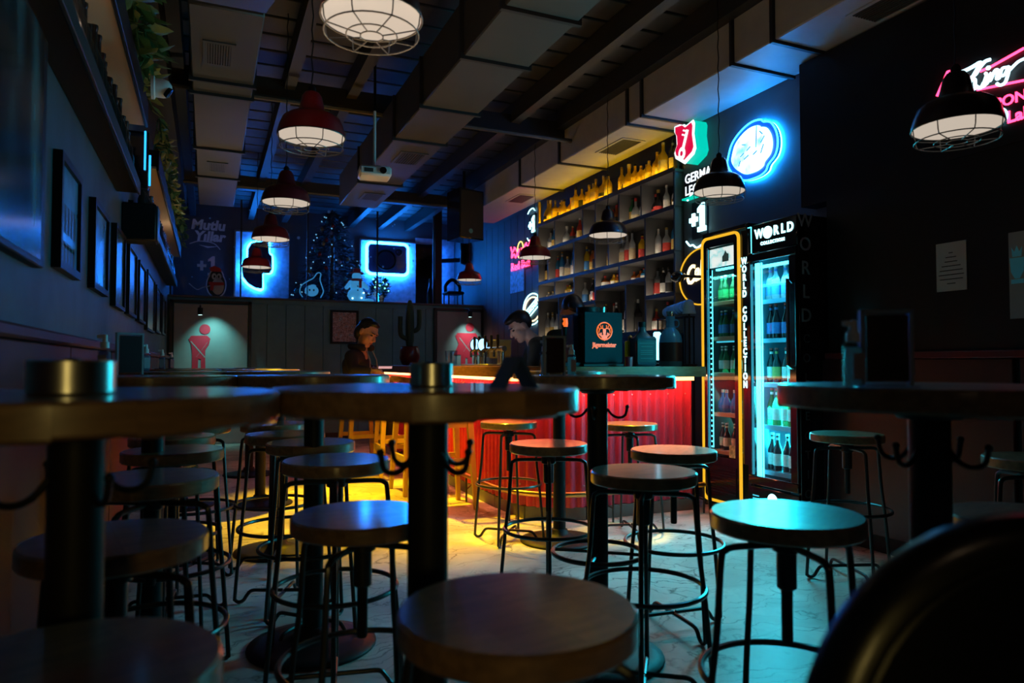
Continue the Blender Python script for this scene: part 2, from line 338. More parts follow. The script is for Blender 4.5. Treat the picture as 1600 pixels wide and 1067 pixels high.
# lower back wall with two doors
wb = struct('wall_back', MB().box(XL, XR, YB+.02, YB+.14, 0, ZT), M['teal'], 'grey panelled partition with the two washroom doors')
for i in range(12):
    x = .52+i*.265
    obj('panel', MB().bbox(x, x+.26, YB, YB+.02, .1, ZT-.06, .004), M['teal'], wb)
obj('ledge', MB().bbox(XL, XR, YB-.03, YU, ZT, ZT+.03), M['wall'], wb)
struct('baseboard_back', MB().box(XL, XR, YB-.015, YB+.0, 0, .1), M['joist'], 'dark skirting of the grey partition')
def door(n, x0, x1, lab):
    d = struct('door_%d' % n, MB().bbox(x0, x1, YB-.03, YB, .005, 1.97), mat('door_paint_%d' % n, (.30,.34,.34), .5, noise=.05), lab)
    obj('frame', MB().box(x0-.05, x0-.012, YB-.05, YB, 0, 2.02).box(x1+.012, x1+.05, YB-.05, YB, 0, 2.02).box(x0-.05, x1+.05, YB-.05, YB, 1.985, 2.02), M['joist'], d)
    hx = x1-.06
    obj('handle', MB().tube([(hx, YB-.03, 1.02), (hx, YB-.07, 1.02), (hx-.1, YB-.07, 1.02)], .008, 6), M['steel'], d)
    return d
door(1, -.44, .52, 'pale washroom door with the red crossed-legs man'); door(2, 3.35, 4.1, 'pale washroom door with the red crossed-legs woman')
# washroom icons: one flat figure made of cut panels
def icon(name, lab, px0, pyt, pyb, woman):
    c = at(px0, (pyt+pyb)/2, Y=YB-.036); top = at(px0, pyt, Y=YB-.036).z; H = .80
    t = thing(name, lab, 'washroom sign', M=frame((c.x, YB-.034, top-H), '-Y'))
    s = H
    hd = MB(); hd.M = Matrix.Translation((.07*s, .92*s, 0)); hd.prism([(.088*s*math.cos(2*PI*i/24), .088*s*math.sin(2*PI*i/24)) for i in range(24)], 0, .004)
    obj('head', hd, M['icon'], t)
    if woman: body = [(-.2,.8),(.2,.8),(.24,.74),(.17,.58),(.27,.36),(.12,.36),(.12,0),(.03,0),(.02,.3),(-.02,.3),(-.03,0),(-.12,0),(-.12,.36),(-.27,.36),(-.17,.58),(-.24,.74)]
    else: body = [(-.15,.8),(.10,.81),(.16,.76),(.14,.66),(.08,.56),(.09,.0),(.02,.0),(.01,.4),(-.03,.4),(-.04,.0),(-.13,.0),(-.13,.5),(-.15,.66),(-.19,.74)]
    obj('torso', MB().prism([(a*s, b*s) for a, b in body], 0, .003), M['icon'], t)
    w = M['paper']
    for a, b, c_, d_ in ((-.16,.7,.07,.42),(.12,.7,-.07,.42)):
        obj('arm', MB().prism([(a*s, b*s), ((a+.012)*s, (b+.012)*s), ((c_+.012)*s, (d_+.012)*s), (c_*s, d_*s)], .003, .006), w, t)
    return t
icon('man_icon', 'red cut-out man crossing his legs on the pale door', 313, 507, 574, 0)
icon('woman_icon', 'red cut-out woman in a dress on the pale door behind the beer taps', 729, 505, 566, 1)
for px, py, lab in ((313, 487, 'small black spotlight over the red man on the door'), (733, 491, 'small black spotlight over the red woman on the door')):
    p = at(px, py, Y=10.5); t = thing('spotlight', lab, 'spotlight', (p.x, 10.45, p.z))
    obj('housing', MB().lathe([(.028,-.045),(.034,-.04),(.034,.05),(.02,.055)], 12), M['black'], t)
    obj('bracket', MB().tube([(0,.02,.05),(0,.1,.09),(0,.32,.09)], .01, 6), M['black'], t)
    obj('lens', MB().lathe([(.026,-.047),(.026,-.0455)], 12), emis('spot_lens', (.6,1,.95), 3), t)
# high glass screen above the partition, blue panels behind
gx1 = 3.31
gl = struct('window_1', MB().box(XL+.01, gx1, YB+.04, YB+.046, ZT+.04, ZC-.22), M['pane'], 'tall glass screen above the grey partition')
for x in (XL+.03, .42, 1.35, 2.4, gx1):
    obj('mullion', MB().box(x-.012, x+.012, YB+.03, YB+.06, ZT+.03, ZC-.2), M['joist'], gl)
obj('post', MB().box(gx1+.015, gx1+.125, YB+.0, YB+.1, ZT+.03, ZC), M['black'], gl)
bl = mat('blue_wall_panel', (.46,.52,.64), .55, noise=.25, nscale=14, bump=.2)
for i, (a, b) in enumerate(((366, 451), (597-35, 690))):
    p, q = at(a, 465, Y=YU-.03), at(b, 465, Y=YU-.03)
    w = struct('trim_%d' % (i+3), MB().box(p.x, q.x, YU-.03, YU, ZT, 3.3), bl, ('tall plaster panel behind the blue figure sign', 'wide plaster panel behind the blue square sign')[i])
    obj('edge_trim', MB().box(p.x-.01, p.x+.015, YU-.045, YU-.03, ZT, 3.31), M['steel'], w)
    obj('top_trim', MB().box(p.x, q.x, YU-.045, YU-.03, 3.29, 3.315), M['steel'], w)
obj('end_panel', MB().box(gx1+.1, XR-.01, YU-.03, YU, ZT, 3.4), bl, wr)
# right wall cladding strips beyond the shelves
for i in range(9):
    y = 8.62+i*.25
    obj('panel', MB().bbox(XR-.015, XR, y, y+.243, .1, 3.3, .003), M['wall'], wr)
# left wainscot, ledge; right wainscot
for i in range(9):
    y = -.6+i*1.28
    obj('panel', MB().bbox(XL, XL+.025, y, y+1.265, .1, 1.2, .006), M['wain'], wl)
struct('trim_1', MB().bbox(XL, XL+.05, -2, YB-.03, 1.2, 1.24, .008), M['wain'], 'red cap rail along the picture wall')
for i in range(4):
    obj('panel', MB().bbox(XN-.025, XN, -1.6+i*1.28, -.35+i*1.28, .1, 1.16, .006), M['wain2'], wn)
struct('trim_2', MB().bbox(XN-.04, XN, -2, 3.4, 1.16, 1.2, .006), M['wain'], 'red cap rail along the black wall')
# ------------------------------------------------------------ ducts
def duct(name, lab, x0, x1, z0, z1, segs, grilles, m, taper=None, facing='-Z'):
    t = thing(name, lab, 'duct', ((x0+x1)/2, segs[0], z1))
    lx0, lx1 = x0-(x0+x1)/2, x1-(x0+x1)/2
    for a, b in zip(segs, segs[1:]):
        obj('section', MB().bbox(lx0, lx1, a-segs[0]+.012, b-segs[0]-.012, z0-z1, 0, .008), m, t)
    for a in segs[1:-1]:
        obj('flange', MB().box(lx0-.018, lx1+.018, a-segs[0]-.013, a-segs[0]+.013, z0-z1-.018, 0), M['joist'], t)
    for (gx, gy, w, d) in grilles:
        cx, cy = gx-(x0+x1)/2, gy-segs[0]
        g = obj('grille', MB().box(cx-w/2-.025, cx+w/2+.025, cy-d/2-.025, cy-d/2, z0-z1-.008, z0-z1).box(cx-w/2-.025, cx+w/2+.025, cy+d/2, cy+d/2+.025, z0-z1-.008, z0-z1)
                .box(cx-w/2-.025, cx-w/2, cy-d/2, cy+d/2, z0-z1-.008, z0-z1).box(cx+w/2, cx+w/2+.025, cy-d/2, cy+d/2, z0-z1-.008, z0-z1), m, t)
        obj('opening', MB().box(cx-w/2, cx+w/2, cy-d/2, cy+d/2, z0-z1-.002, z0-z1+.001), M['black'], g)
        n = 9
        for k in range(n):
            x = cx-w/2+w*(k+.5)/n
            obj('slat', MB().box(x-.004, x+.004, cy-d/2, cy+d/2, z0-z1-.009, z0-z1-.002), M['duct'], g)
    return t
dl = duct('air_duct', 'brown-grey metal duct running above the picture wall tables', -.12, .26, 3.0, 3.4, (3.95, 5.0, 5.25, 6.6, 7.6, 9.0), ((.04, 4.55, .13, .3), (.06, 7.2, .13, .3)), M['duct'])
wide = MB(); c0 = (.07, 3.95, 3.4)
for y0, y1, a0, a1, z0_, z1_ in ((-1, 3.45, (-.21,.32), (-.21,.32), 2.93, 2.93), (3.45, 3.93, (-.21,.32), (-.12,.26), 2.93, 3.0)):
    mb = MB().add([(a0[0]-.07,y0-3.95,z0_-3.4),(a0[1]-.07,y0-3.95,z0_-3.4),(a1[1]-.07,y1-3.95-.01,z1_-3.4),(a1[0]-.07,y1-3.95-.01,z1_-3.4),
                   (a0[0]-.07,y0-3.95,0),(a0[1]-.07,y0-3.95,0),(a1[1]-.07,y1-3.95-.01,0),(a1[0]-.07,y1-3.95-.01,0)],
                  [(3,2,1,0),(4,5,6,7),(0,1,5,4),(1,2,6,5),(2,3,7,6),(3,0,4,7)])
    obj('section', mb, M['duct'], dl)
obj('flange', MB().box(-.305, .275, -.515, -.485, -.49, 0), M['joist'], dl)
duct('air_duct', 'wide grey duct over the middle of the room beside the projector', 1.40, 1.84, 3.0, 3.36, (.6, 2.3, 3.35, 4.0, 4.9, 5.7, 7.2, 8.4), ((1.62, 2.0, .2, .34), (1.66, 6.2, .2, .34), (1.66, 7.8, .18, .3)), M['duct'])
duct('air_duct', 'pale boxed duct above the bar shelves with square vents', 3.3, XS-.005, 3.2, ZC-.03, (.8, 2.6, 3.42, 3.8, 4.9, 5.12, 6.4, 7.4, 9.6), ((3.58, 2.75, .2, .45), (3.58, 5.7, .2, .45), (3.58, 8.0, .2, .4)), M['ductl'])
obj('bulkhead', MB().box(XL, -.30, -1, YB, 3.28, ZC), M['joist'], wl)
for y, z, lab in ((6.15, 3.35, 'thin steel pipe crossing the ceiling above the projector'), (9.3, 3.33, 'thin pipe crossing the ceiling before the blue-lit glass')):
    t = thing('ceiling_pipe', lab, 'pipe', (XL, y, z))
    obj('tube', MB().tube([(.22,0,0),(XR-XL-.68,0,0)], .022, 8), M['duct'], t)
    for x in (.5, 2.6): obj('hanger', MB().box(x-.012, x+.012, -.012, .012, .02, ZC-z-.02), M['joist'], t)
# ------------------------------------------------------------ bar
FZ, TZ = 1.045, 1.11
base = [(3.47, 4.5), (2.5, 4.5)] + [(2.5-.4*math.sin(a*PI/20), 4.9-.4*math.cos(a*PI/20)) for a in range(1, 10)] + [(2.1, 4.9), (2.1, 8.9)]
def off(path, d):      # offset outwards (towards the guests)
    out = []
    for i, p in enumerate(path):
        a = Vector(path[max(0, i-1)]); b = Vector(path[min(len(path)-1, i+1)]); t = (b-a).normalized()
        out.append((p[0]-t.y*-1*-d if False else p[0]+(-t.y)*(-1)*(-d)*(1), p[1]+t.x*(d)))
    return out
def offs(path, d):
    out = []
    for i, p in enumerate(path):
        a = Vector(path[max(0, i-1)]); b = Vector(path[min(len(path)-1, i+1)]); t = (b-a).normalized()
        out.append((p[0]-t.y*d, p[1]+t.x*d))       # d>0: towards the guests (path runs -x then +y: left normal)
    return out
_t = offs([(3.47,4.5),(2.5,4.5)], 1)
SGN = 1 if _t[0][1] < 4.5 else -1
def og(d): return offs(base, SGN*d)
def resample(path, step):
    out = [Vector(path[0])]; acc = 0
    for a, b in zip(path, path[1:]):
        a, b = Vector(a), Vector(b); L = (b-a).length; q = step-acc
        while q <= L: out.append(a+(b-a)*q/L); q += step
        acc = L-(q-step)
    return out
bar = thing('bar_counter', 'curved bar counter with a red corrugated front and wooden top', 'bar counter', (2.5, 4.5, 0)); BO = Vector((2.5, 4.5, 0))
def loc(mb):
    mb.v = [v-BO for v in mb.v]; return mb
fine = resample(base, .0115); nor = []
for i, p in enumerate(fine):
    a, b = fine[max(0,i-3)], fine[min(len(fine)-1,i+3)]; t = (b-a).normalized(); nor.append(Vector((-t.y, t.x))*SGN)
per = 78
for s0 in range(0, len(fine)-1, per):          # corrugated sheets
    idx = range(s0, min(len(fine), s0+per+1)); vs = []; fs = []
    for k, i in enumerate(idx):
        ph = math.sin(2*PI*i*.0115/.08); ph = max(-1, min(1, ph*1.6))
        q = fine[i]+nor[i]*(.013*ph); q2 = fine[i]-nor[i]*.03
        vs += [(q.x,q.y,.095),(q.x,q.y,FZ-.005),(q2.x,q2.y,.095),(q2.x,q2.y,FZ-.005)]
    n = len(idx)
    for k in range(n-1):
        b = 4*k; fs += [(b,b+4,b+5,b+1),(b+2,b+3,b+7,b+6)]
    sh = obj('corrugated_sheet', loc(MB().add(vs, fs)), M['red'], bar, ang=60)
    for k in (6, 20, 34, 48, 62):
        if s0+k < len(fine):
            q = fine[s0+k]+nor[s0+k]*.012
            for z in (.9, .25): obj('rivet', loc(MB().ell((q.x,q.y,z), .006,.006,.006, 6, 4)), M['steel'], sh)
def strip(path_o, path_i, z0, z1):
    n = len(path_o); vs = [(p[0],p[1],z) for z in (z0,z1) for p in path_o]+[(p[0],p[1],z) for z in (z0,z1) for p in path_i]; fs = []
    for k in range(n-1):
        fs += [(k,k+1,n+k+1,n+k),(2*n+k,3*n+k,3*n+k+1,2*n+k+1),(n+k,n+k+1,3*n+k+1,3*n+k),(k,2*n+k,2*n+k+1,k+1)]
    fs += [(0,n,3*n,2*n),(n-1,3*n-1,4*n-1,2*n-1)]
    return loc(MB().add(vs, fs))
kb = resample(base, .47)
kbo = kb+[Vector(base[-1])]
for a, b in zip(kbo, kbo[1:]):
    t = (b-a).normalized(); n = Vector((-t.y,t.x))*SGN; a2, b2 = a+t*.003, b-t*.003
    obj('kick_board', loc(MB().prism([(a2+n*.012)[:], (b2+n*.012)[:], (b2-n*.01)[:], (a2-n*.01)[:]], 0.001, .09)), M['kick'], bar)
obj('worktop', strip(og(.17), og(-.42), TZ-.035, TZ), M['brownwood'], bar)
obj('edge_rail', strip(og(.178), og(.15), TZ-.077, TZ-.004), M['brownwood'], bar)
obj('sub_top', strip(og(.13), og(-.40), TZ-.062, TZ-.036), M['joist'], bar)
obj('light_strip', strip(og(.146), og(.125), TZ-.074, TZ-.063), M['ledred_hidden'], bar)  # second strip hidden behind the rail, added to wash the sheets red
obj('light_strip', strip(og(.034), og(.018), TZ-.108, TZ-.064), M['ledpeach'], bar)
obj('back_board', strip(og(-.36), og(-.39), .0, TZ-.062), M['joist'], bar)
fr = obj('foot_rail', loc(MB().tube([(p.x,p.y,.215) for p in resample(og(.14), .09)], .02, 10)), M['brass'], bar)
for p, q in zip(resample(og(.14), .8)[0:], resample(base, .8)[0:]):
    obj('bracket', loc(MB().tube([(p.x,p.y,.2),(p.x,p.y,.0)], .008, 6).tube([(p.x,p.y,.1),(q.x,q.y,.11)], .007, 6)), M['rod'], fr)
# hooks under the counter edge
for p in resample(og(.02), .52)[1:14]:
    obj('bag_hook', loc(MB().tube([(p.x,p.y,.97),(p.x-.03,p.y-.02,.955),(p.x-.045,p.y-.03,.975)], .006, 6)), M['brass'], bar)
# ------------------------------------------------------------ back-bar shelf
XF, XK = 3.8, 4.12
def ypx(px, X=XF): return at(px, 568, X=X).y
sh = thing('back_bar_shelf', 'tall grey back-bar shelving of staggered open cubbies full of bottles', 'shelf', (XK, ypx(950), 0)); SO = Vector((XK, ypx(950), 0))
ZTOP, Z1, Z2, Z3, Z3b, Z3c, Z4 = 2.87, 2.54, 2.14, 1.94, 1.80, 1.76, 1.43
CUB = [  # px near, px far, z bottom, z top
 (1055,1003,Z1,ZTOP),(1003,968,Z1,ZTOP),(968,931,Z1,ZTOP),(931,911,Z1,ZTOP),(911,867,Z1,ZTOP),(867,841,Z1,ZTOP),
 (1055,1009,Z2,Z1),(1009,951,Z2,Z1),(951,930,Z2,Z1),(930,897,Z2,Z1),(897,856,Z2,Z1),(856,841,Z2,Z1),
 (1055,1009,Z3c,Z2),(1009,968,Z3,Z2),(968,930,Z3,Z2),(930,897,Z3b,Z2),(897,867,Z3,Z2),(867,841,Z3,Z2),
 (1055,1009,Z4,Z3c),(1009,978,Z4,Z3),(978,930,Z4,Z3),(930,897,Z4,Z3b),(897,873,Z4,Z3),(873,841,Z4,Z3)]
def board(name, mb): 
    mb.v = [v-SO for v in mb.v]
    mb.m = []
    for f in mb.f:
        cx = sum(mb.v[i].x for i in f)/len(f)
        mb.m.append(1 if cx < XF-SO.x+.006 else 0)
    return obj(name, mb, [M['shelf'], M['shelfedge']], sh)
for (a, b, z0, z1) in CUB:
    ya, yb = ypx(a), ypx(b)
    board('shelf_board', MB().box(XF, XK, ya, yb, z0-.024, z0))
    board('divider', MB().box(XF, XK-.01, ya-.011, ya+.011, z0+.001, z1-.025))
    if b in (841,): board('divider', MB().box(XF, XK-.01, yb-.011, yb+.011, z0+.001, z1-.025))
    s = obj('strip_light', MB().box(XF+.012-SO.x, XF+.022-SO.x, ya+.03-SO.y, yb-.03-SO.y, z0+.003, z0+.011), M['led'], sh)
    obj('front_lip', MB().box(XF-SO.x, XF+.008-SO.x, ya+.012-SO.y, yb-.012-SO.y, z0, z0+.014), M['shelfedge'], sh)
board('top_board', MB().box(XF-.01, XK, ypx(1056)-.02, ypx(840)+.02, ZTOP-.024, ZTOP))
obj('back_panel', MB().box(XK-.012-SO.x, XK+.02-SO.x, ypx(1056)-.02-SO.y, ypx(840)+.02-SO.y, 0, ZTOP-.025), M['shelfback'], sh)
obj('yellow_light_strip', MB().box(XF+.004-SO.x, XF+.014-SO.x, ypx(1052)-SO.y, ypx(843)-SO.y, ZTOP+.003, ZTOP+.013), M['ledyel'], sh)
obj('front_lip', MB().box(XF-.01-SO.x, XF+.0-SO.x, ypx(1055)-SO.y, ypx(841)-SO.y, ZTOP, ZTOP+.018), M['shelfedge'], sh)
obj('back_panel', MB().box(XK+.0-SO.x, XK+.02-SO.x, ypx(1056)-SO.y, ypx(840)-SO.y, ZTOP, ZTOP+.33), M['shelfedge'], sh)
obj('end_post', MB().box(XF-SO.x, XF+.03-SO.x, ypx(842)-SO.y, ypx(842)+.03-SO.y, ZTOP, ZTOP+.3), M['yellow'], sh)
for i in range(6):
    a, b = ypx(1056)-.01, ypx(840); w = (b-a)/6
    d = obj('cabinet_door', MB().bbox(XF-.02-SO.x, XF-SO.x, a+i*w+.004-SO.y, a+(i+1)*w-.004-SO.y, .08, Z4-.03), M['shelfedge'], sh)
    obj('knob', MB().ell((XF-.035-SO.x, a+(i+.15)*w-SO.y, 1.1), .012,.012,.012, 8, 6), M['steel'], d)
# ------------------------------------------------------------ bottles
GL = {}
def gmat(n, col, tr=.35):
    if n not in GL: GL[n] = mat('bottle_'+n, col, .12, spec=.6, trans=tr)
    return GL[n]
for n, c, tr in (('clear',(.42,.45,.46),.5),('amber',(.36,.12,.02),.5),('green',(.03,.16,.06),.4),('dark',(.02,.018,.018),.15),('blue',(.04,.22,.4),.5),('red',(.38,.05,.03),.45),('honey',(.7,.40,.03),.6)): gmat(n, c, tr)
LB = {n: mat('label_'+n, c, .55, noise=.12, nscale=60) for n, c in (('white',(.7,.68,.62)),('cream',(.55,.45,.28)),('black',(.02,.02,.02)),('red',(.55,.05,.04)),('gold',(.5,.33,.08)),('blue',(.05,.2,.5)))}
SH = {
 'round': [(.95,0),(1,.02),(1,.52),(.95,.6),(.55,.70),(.34,.76),(.32,.92),(.36,.925),(.36,1)],
 'tall':  [(.92,0),(.95,.02),(.95,.6),(.85,.68),(.45,.78),(.33,.82),(.31,.93),(.36,.935),(.36,1)],
 'squat': [(.9,0),(1.1,.04),(1.25,.2),(1.2,.42),(.8,.58),(.36,.68),(.34,.86),(.42,.865),(.42,1)],
 'beer':  [(.94,0),(1,.02),(1,.5),(.9,.58),(.5,.72),(.36,.8),(.34,.94),(.42,.945),(.42,1)]}
BM = {}
def bottle_mesh(shape, g, lab, capm, r, h):
    k = (shape, g, lab, capm, r, h)
    if k in BM: return BM[k]
    P = [(a*r, b*h) for a, b in SH[shape]] if shape != 'square' else None
    mb = MB()
    if shape == 'square':
        w = r*.92
        mb.mat(0).bbox(-w, w, -w, w, 0, h*.62, .008).lathe([(w*.9,h*.62),(w*.5,h*.7),(.012,h*.75),(.011,h*.9)], 10)
        mb.mat(1).box(-w-.001, w+.001, -w-.001, w+.001, h*.12, h*.48)
        mb.mat(2).lathe([(.014,h*.89),(.014,h)], 8)
    else:
        mb.lathe(P, 12, mats=[0]*(len(P)-3)+[0,2,2])
        rr = P[1][0] if shape != 'squat' else P[2][0]
        z0, z1 = (.14*h, .46*h) if shape != 'squat' else (.18*h, .32*h)
        mb.mat(1).lathe([(rr*1.012, z0),(rr*1.012, z1)], 12)
        if shape in ('beer','tall'): mb.mat(1).lathe([(P[-4][0]*1.1, h*.83),(P[-4][0]*1.08, h*.9)], 10)
    BM[k] = mesh(mb, 'bottle', [GL[g], LB[lab], LB[capm]])
    return BM[k]
CN = {'clear':'clear','amber':'amber','green':'green','dark':'dark','blue':'pale blue','red':'red','honey':'honey-coloured'}
ORD = ['first','second','third','fourth','fifth','sixth','seventh','eighth','ninth','tenth','eleventh','twelfth']
def bottle(p, shape, g, lab, capm, r, h, label, group, rz=None):
    o = obj('bottle', bottle_mesh(shape, g, lab, capm, r, h), None, None)
    o.location = p; o.rotation_euler = (0, 0, R.uniform(-.5,.5) if rz is None else rz)
    return tag(o, label, 'bottle', group)
# cubbies
ROWN = {Z1:'top cubby row', Z2:'second row down', Z3:'third row down', Z3b:'third row down', Z3c:'third row down', Z4:'bottom cubby row'}
cnt = {}
PAL = {0:['dark','red','dark','clear'],4:['red','clear','dark','dark'],5:['blue','blue','clear','blue'],6:['clear','clear','dark','blue'],7:['blue','honey','amber','clear'],
       9:['amber','dark','honey'],10:['clear','dark','blue'],11:['blue','dark'],12:['clear','dark','clear'],13:['red','amber','dark','blue'],14:['amber','amber','red','honey'],15:['dark','dark','clear'],
       16:['red','amber','honey'],17:['clear','clear'],18:['dark','dark','red'],19:['dark','clear','dark'],20:['dark','clear'],22:['amber','red'],23:['clear','honey','dark','clear']}
for ci, (a, b, z0, z1) in enumerate(CUB):
    rn = ROWN[z0]; cnt[rn] = cnt.get(rn, 0)+1
    ya, yb = ypx(a)+.05, ypx(b)-.05; Hh = z1-z0-.05; w = yb-ya
    if w < .05: n = 1
    else: n = max(1, min(6, int(w/.074)+1))
    if ci in (3, 8): n = 1
    for k in range(n):
        y = (ya+yb)/2 if n == 1 else ya+w*k/(n-1)
        g = R.choice(PAL.get(ci, ['clear','amber','dark','green']))
        s = R.choice(['round','round','tall','square','squat'] if Hh < .3 else ['round','tall','tall','square'])
        h = min(Hh*R.uniform(.78,.98), .34) ; r = R.choice((.034,.037,.04))
        if ci == 17: h = .09; s = 'square'; r = .03
        bottle((XF+.13+R.uniform(-.04,.05), y, z0), s, g, R.choice(['white','white','cream','black','red','gold','blue']), R.choice(['black','gold','white','red']), r, round(h,2),
               '%s %s bottle, %s from the fridge side, %s bay, %s' % (CN[g], {'square':'square','squat':'squat','round':'round-shouldered','tall':'tall slim'}[s], ORD[k], ORD[cnt[rn]-1], rn), 'bottles in the back-bar cubbies')
for k in range(30):
    y = ypx(1050)+(ypx(846)-ypx(1050))*(k+.3*R.random())/29.5
    if k in (12,): continue
    s = R.choice(['round','tall','squat','square','round']); h = R.choice((.22,.26,.28,.3)) if k > 2 else .32
    bottle((XF+.10+R.uniform(-.03,.03), y, ZTOP), s, 'honey' if k > 1 else 'dark', R.choice(['gold','cream','black','gold']), R.choice(['gold','cream','black']), R.choice((.04,.045,.05)), h,
           'yellow-lit %s bottle, %s along the shelf top from the fridge end' % ({'square':'square','squat':'squat','round':'round-shouldered','tall':'tall slim'}[s], ['first','second','third','fourth','fifth','sixth','seventh','eighth','ninth','tenth','eleventh','twelfth','thirteenth','fourteenth','fifteenth','sixteenth','seventeenth','eighteenth','nineteenth','twentieth','twenty-first','twenty-second','twenty-third','twenty-fourth','twenty-fifth','twenty-sixth','twenty-seventh','twenty-eighth','twenty-ninth','thirtieth'][k]), 'bottles on top of the back-bar shelf')
# the red book-like box and white bag in the cubbies
p = at(990, 0, X=XF+.1); 
tag(obj('gift_box', MB().bbox(XF+.06, XF+.2, ypx(1001), ypx(996)+.0, Z1, ZTOP-.07, .003), mat('red_card', (.5,.1,.06), .6)), 'upright red gift box in the top cubby row', 'box')
# ------------------------------------------------------------ pendant lamps
def make_lamp(enamel, label, group):
    t = thing('pendant_lamp', label, 'lamp', group=group)
    obj('lamp_shade', MB().lathe([(.168,-.002),(.172,.0),(.170,.012),(.160,.05),(.145,.085),(.118,.105),(.085,.115),(.068,.125),(.058,.165),(.050,.205),(.036,.225),(.0,.228)], 32), enamel, t, ang=50)
    obj('lamp_bowl', MB().lathe([(.165,-.003),(.165,.004)], 32), M['lampglow'], t)
    c = MB().ring(.170, .0028, (0,0,-.004), 32, 6).ring(.158, .0026, (0,0,-.058), 32, 6).ring(.085, .0024, (0,0,-.064), 24, 6).ring(.038, .0024, (0,0,-.066), 20, 6)
    for k in range(8):
        a = 2*PI*(k+.25)/8; ca, sa = math.cos(a), math.sin(a)
        c.tube([(.17*ca,.17*sa,-.004),(.166*ca,.166*sa,-.04),(.158*ca,.158*sa,-.058),(.085*ca,.085*sa,-.064),(.038*ca,.038*sa,-.066)], .0024, 5)
    obj('wire_cage', c, M['wire'], t)
    cd = MB(); n = 16; L = 1.165
    for i in range(n):
        a, b = .228+L*i/n, .228+L*(i+1)/n; w = .004 if i % 2 else -.004
        cd.tube([(0,0,a),(w,0,(a+b)/2),(0,0,b)], .0035, 5)
    obj('cord', cd, M['black'], t)
    obj('cord_grip', MB().lathe([(.02,.226),(.02,.25),(.012,.262)], 12), M['black'], t)
    return t
L0 = make_lamp(M['lampred'], 'dark red caged pendant lamp hanging nearest the camera at the top edge of the photo', 'red pendants over the tables')
ZL = 2.30
zs = lambda z: z
def lp(px, py, w): return at(px, py, D=FPX*.34/w)
L0.location = at(581, 27, Z=ZL)
def lamp(px, py, z, lab, src, grp):
    c = copy_tree(src, lab, at(px, py, Z=z)); c['group'] = grp; return c
G1 = 'red pendants over the tables'
lamp(487, 213, ZL, 'dark red caged pendant lamp, second in the row over the tables', L0, G1)
lamp(447, 316, ZL, 'dark red caged pendant lamp, third in the row over the tables', L0, G1)
lamp(423, 373, ZL, 'dark red caged pendant lamp in front of the blue figure sign, upper of the two', L0, G1)
lamp(401, 417, ZL, 'small-looking dark red pendant lamp covering the middle of the blue figure sign', L0, G1)
G2 = 'dark pendants over the bar'
L1 = make_lamp(M['lampblk'], 'dark caged pendant lamp below the glowing script sign on the black wall', G2)
L1.location = at(1495, 198, D=2.95)
lamp(1124, 299, ZL, 'dark caged pendant lamp hiding part of the green and red shield sign', L1, G2)
lamp(950, 367, 2.275, 'dark caged pendant lamp in front of the bottle cubbies', L1, G2)
lamp(836, 402, 2.275, 'dark red pendant lamp beside the pink bull neon', L0, G2)
lamp(733, 437, 2.275, 'dark red pendant lamp below the hanging speaker by the blue wall', L0, G2)
# ------------------------------------------------------------ round bar tables
TT = 1.085; TR = .30
def stave_poly(x0, x1, r, n=10):
    a0, a1 = math.acos(max(-1,min(1,x0/r))), math.acos(max(-1,min(1,x1/r)))
    up = [(r*math.cos(a0+(a1-a0)*i/n), r*math.sin(a0+(a1-a0)*i/n)) for i in range(n+1)]
    return [p for p in up]+[(p[0],-p[1]) for p in reversed(up)]
def clean(poly):
    out = []
    for p in poly:
        if not out or (Vector(p)-Vector(out[-1])).length > 1e-4: out.append(p)
    if (Vector(out[0])-Vector(out[-1])).length < 1e-4: out.pop()
    return out
def rounded_stave(x0, x1, r, z0, z1, b=.005):
    mb = MB(); P0 = clean(stave_poly(x0, x1, r-b)); P1 = None
    lo, hi = max(x0, -r+1e-4), min(x1, r-1e-4)
    A = stave_poly(x0, x1, r); B = [(p[0]*(r-b)/r, p[1]*(r-b)/r) for p in A]; n = len(A)
    # keep the straight sides in place
    B = [(a[0], q[1]) if (abs(a[0]-x0) < 1e-6 or abs(a[0]-x1) < 1e-6) and abs(a[0]) < r-2e-3 else q for a, q in zip(A, B)]
    A = [(p[0], p[1]) for p in A]
    vs = [(p[0],p[1],z0) for p in B]+[(p[0],p[1],z0+b) for p in A]+[(p[0],p[1],z1-b) for p in A]+[(p[0],p[1],z1) for p in B]
    fs = [tuple(range(n)), tuple(range(4*n-1, 3*n-1, -1))]
    for j in range(3): fs += [(j*n+i, j*n+n+i, j*n+n+(i+1)%n, j*n+(i+1)%n) for i in range(n)]
    return mb.add(vs, fs)
N = 7; sw = 2*TR/N
STV = [mesh(rounded_stave(-TR+i*sw+.0002, -TR+(i+1)*sw-.0002, TR, -.046-(.004 if i % 2 else 0), 0), 'stave', M['wood']) for i in range(N)]
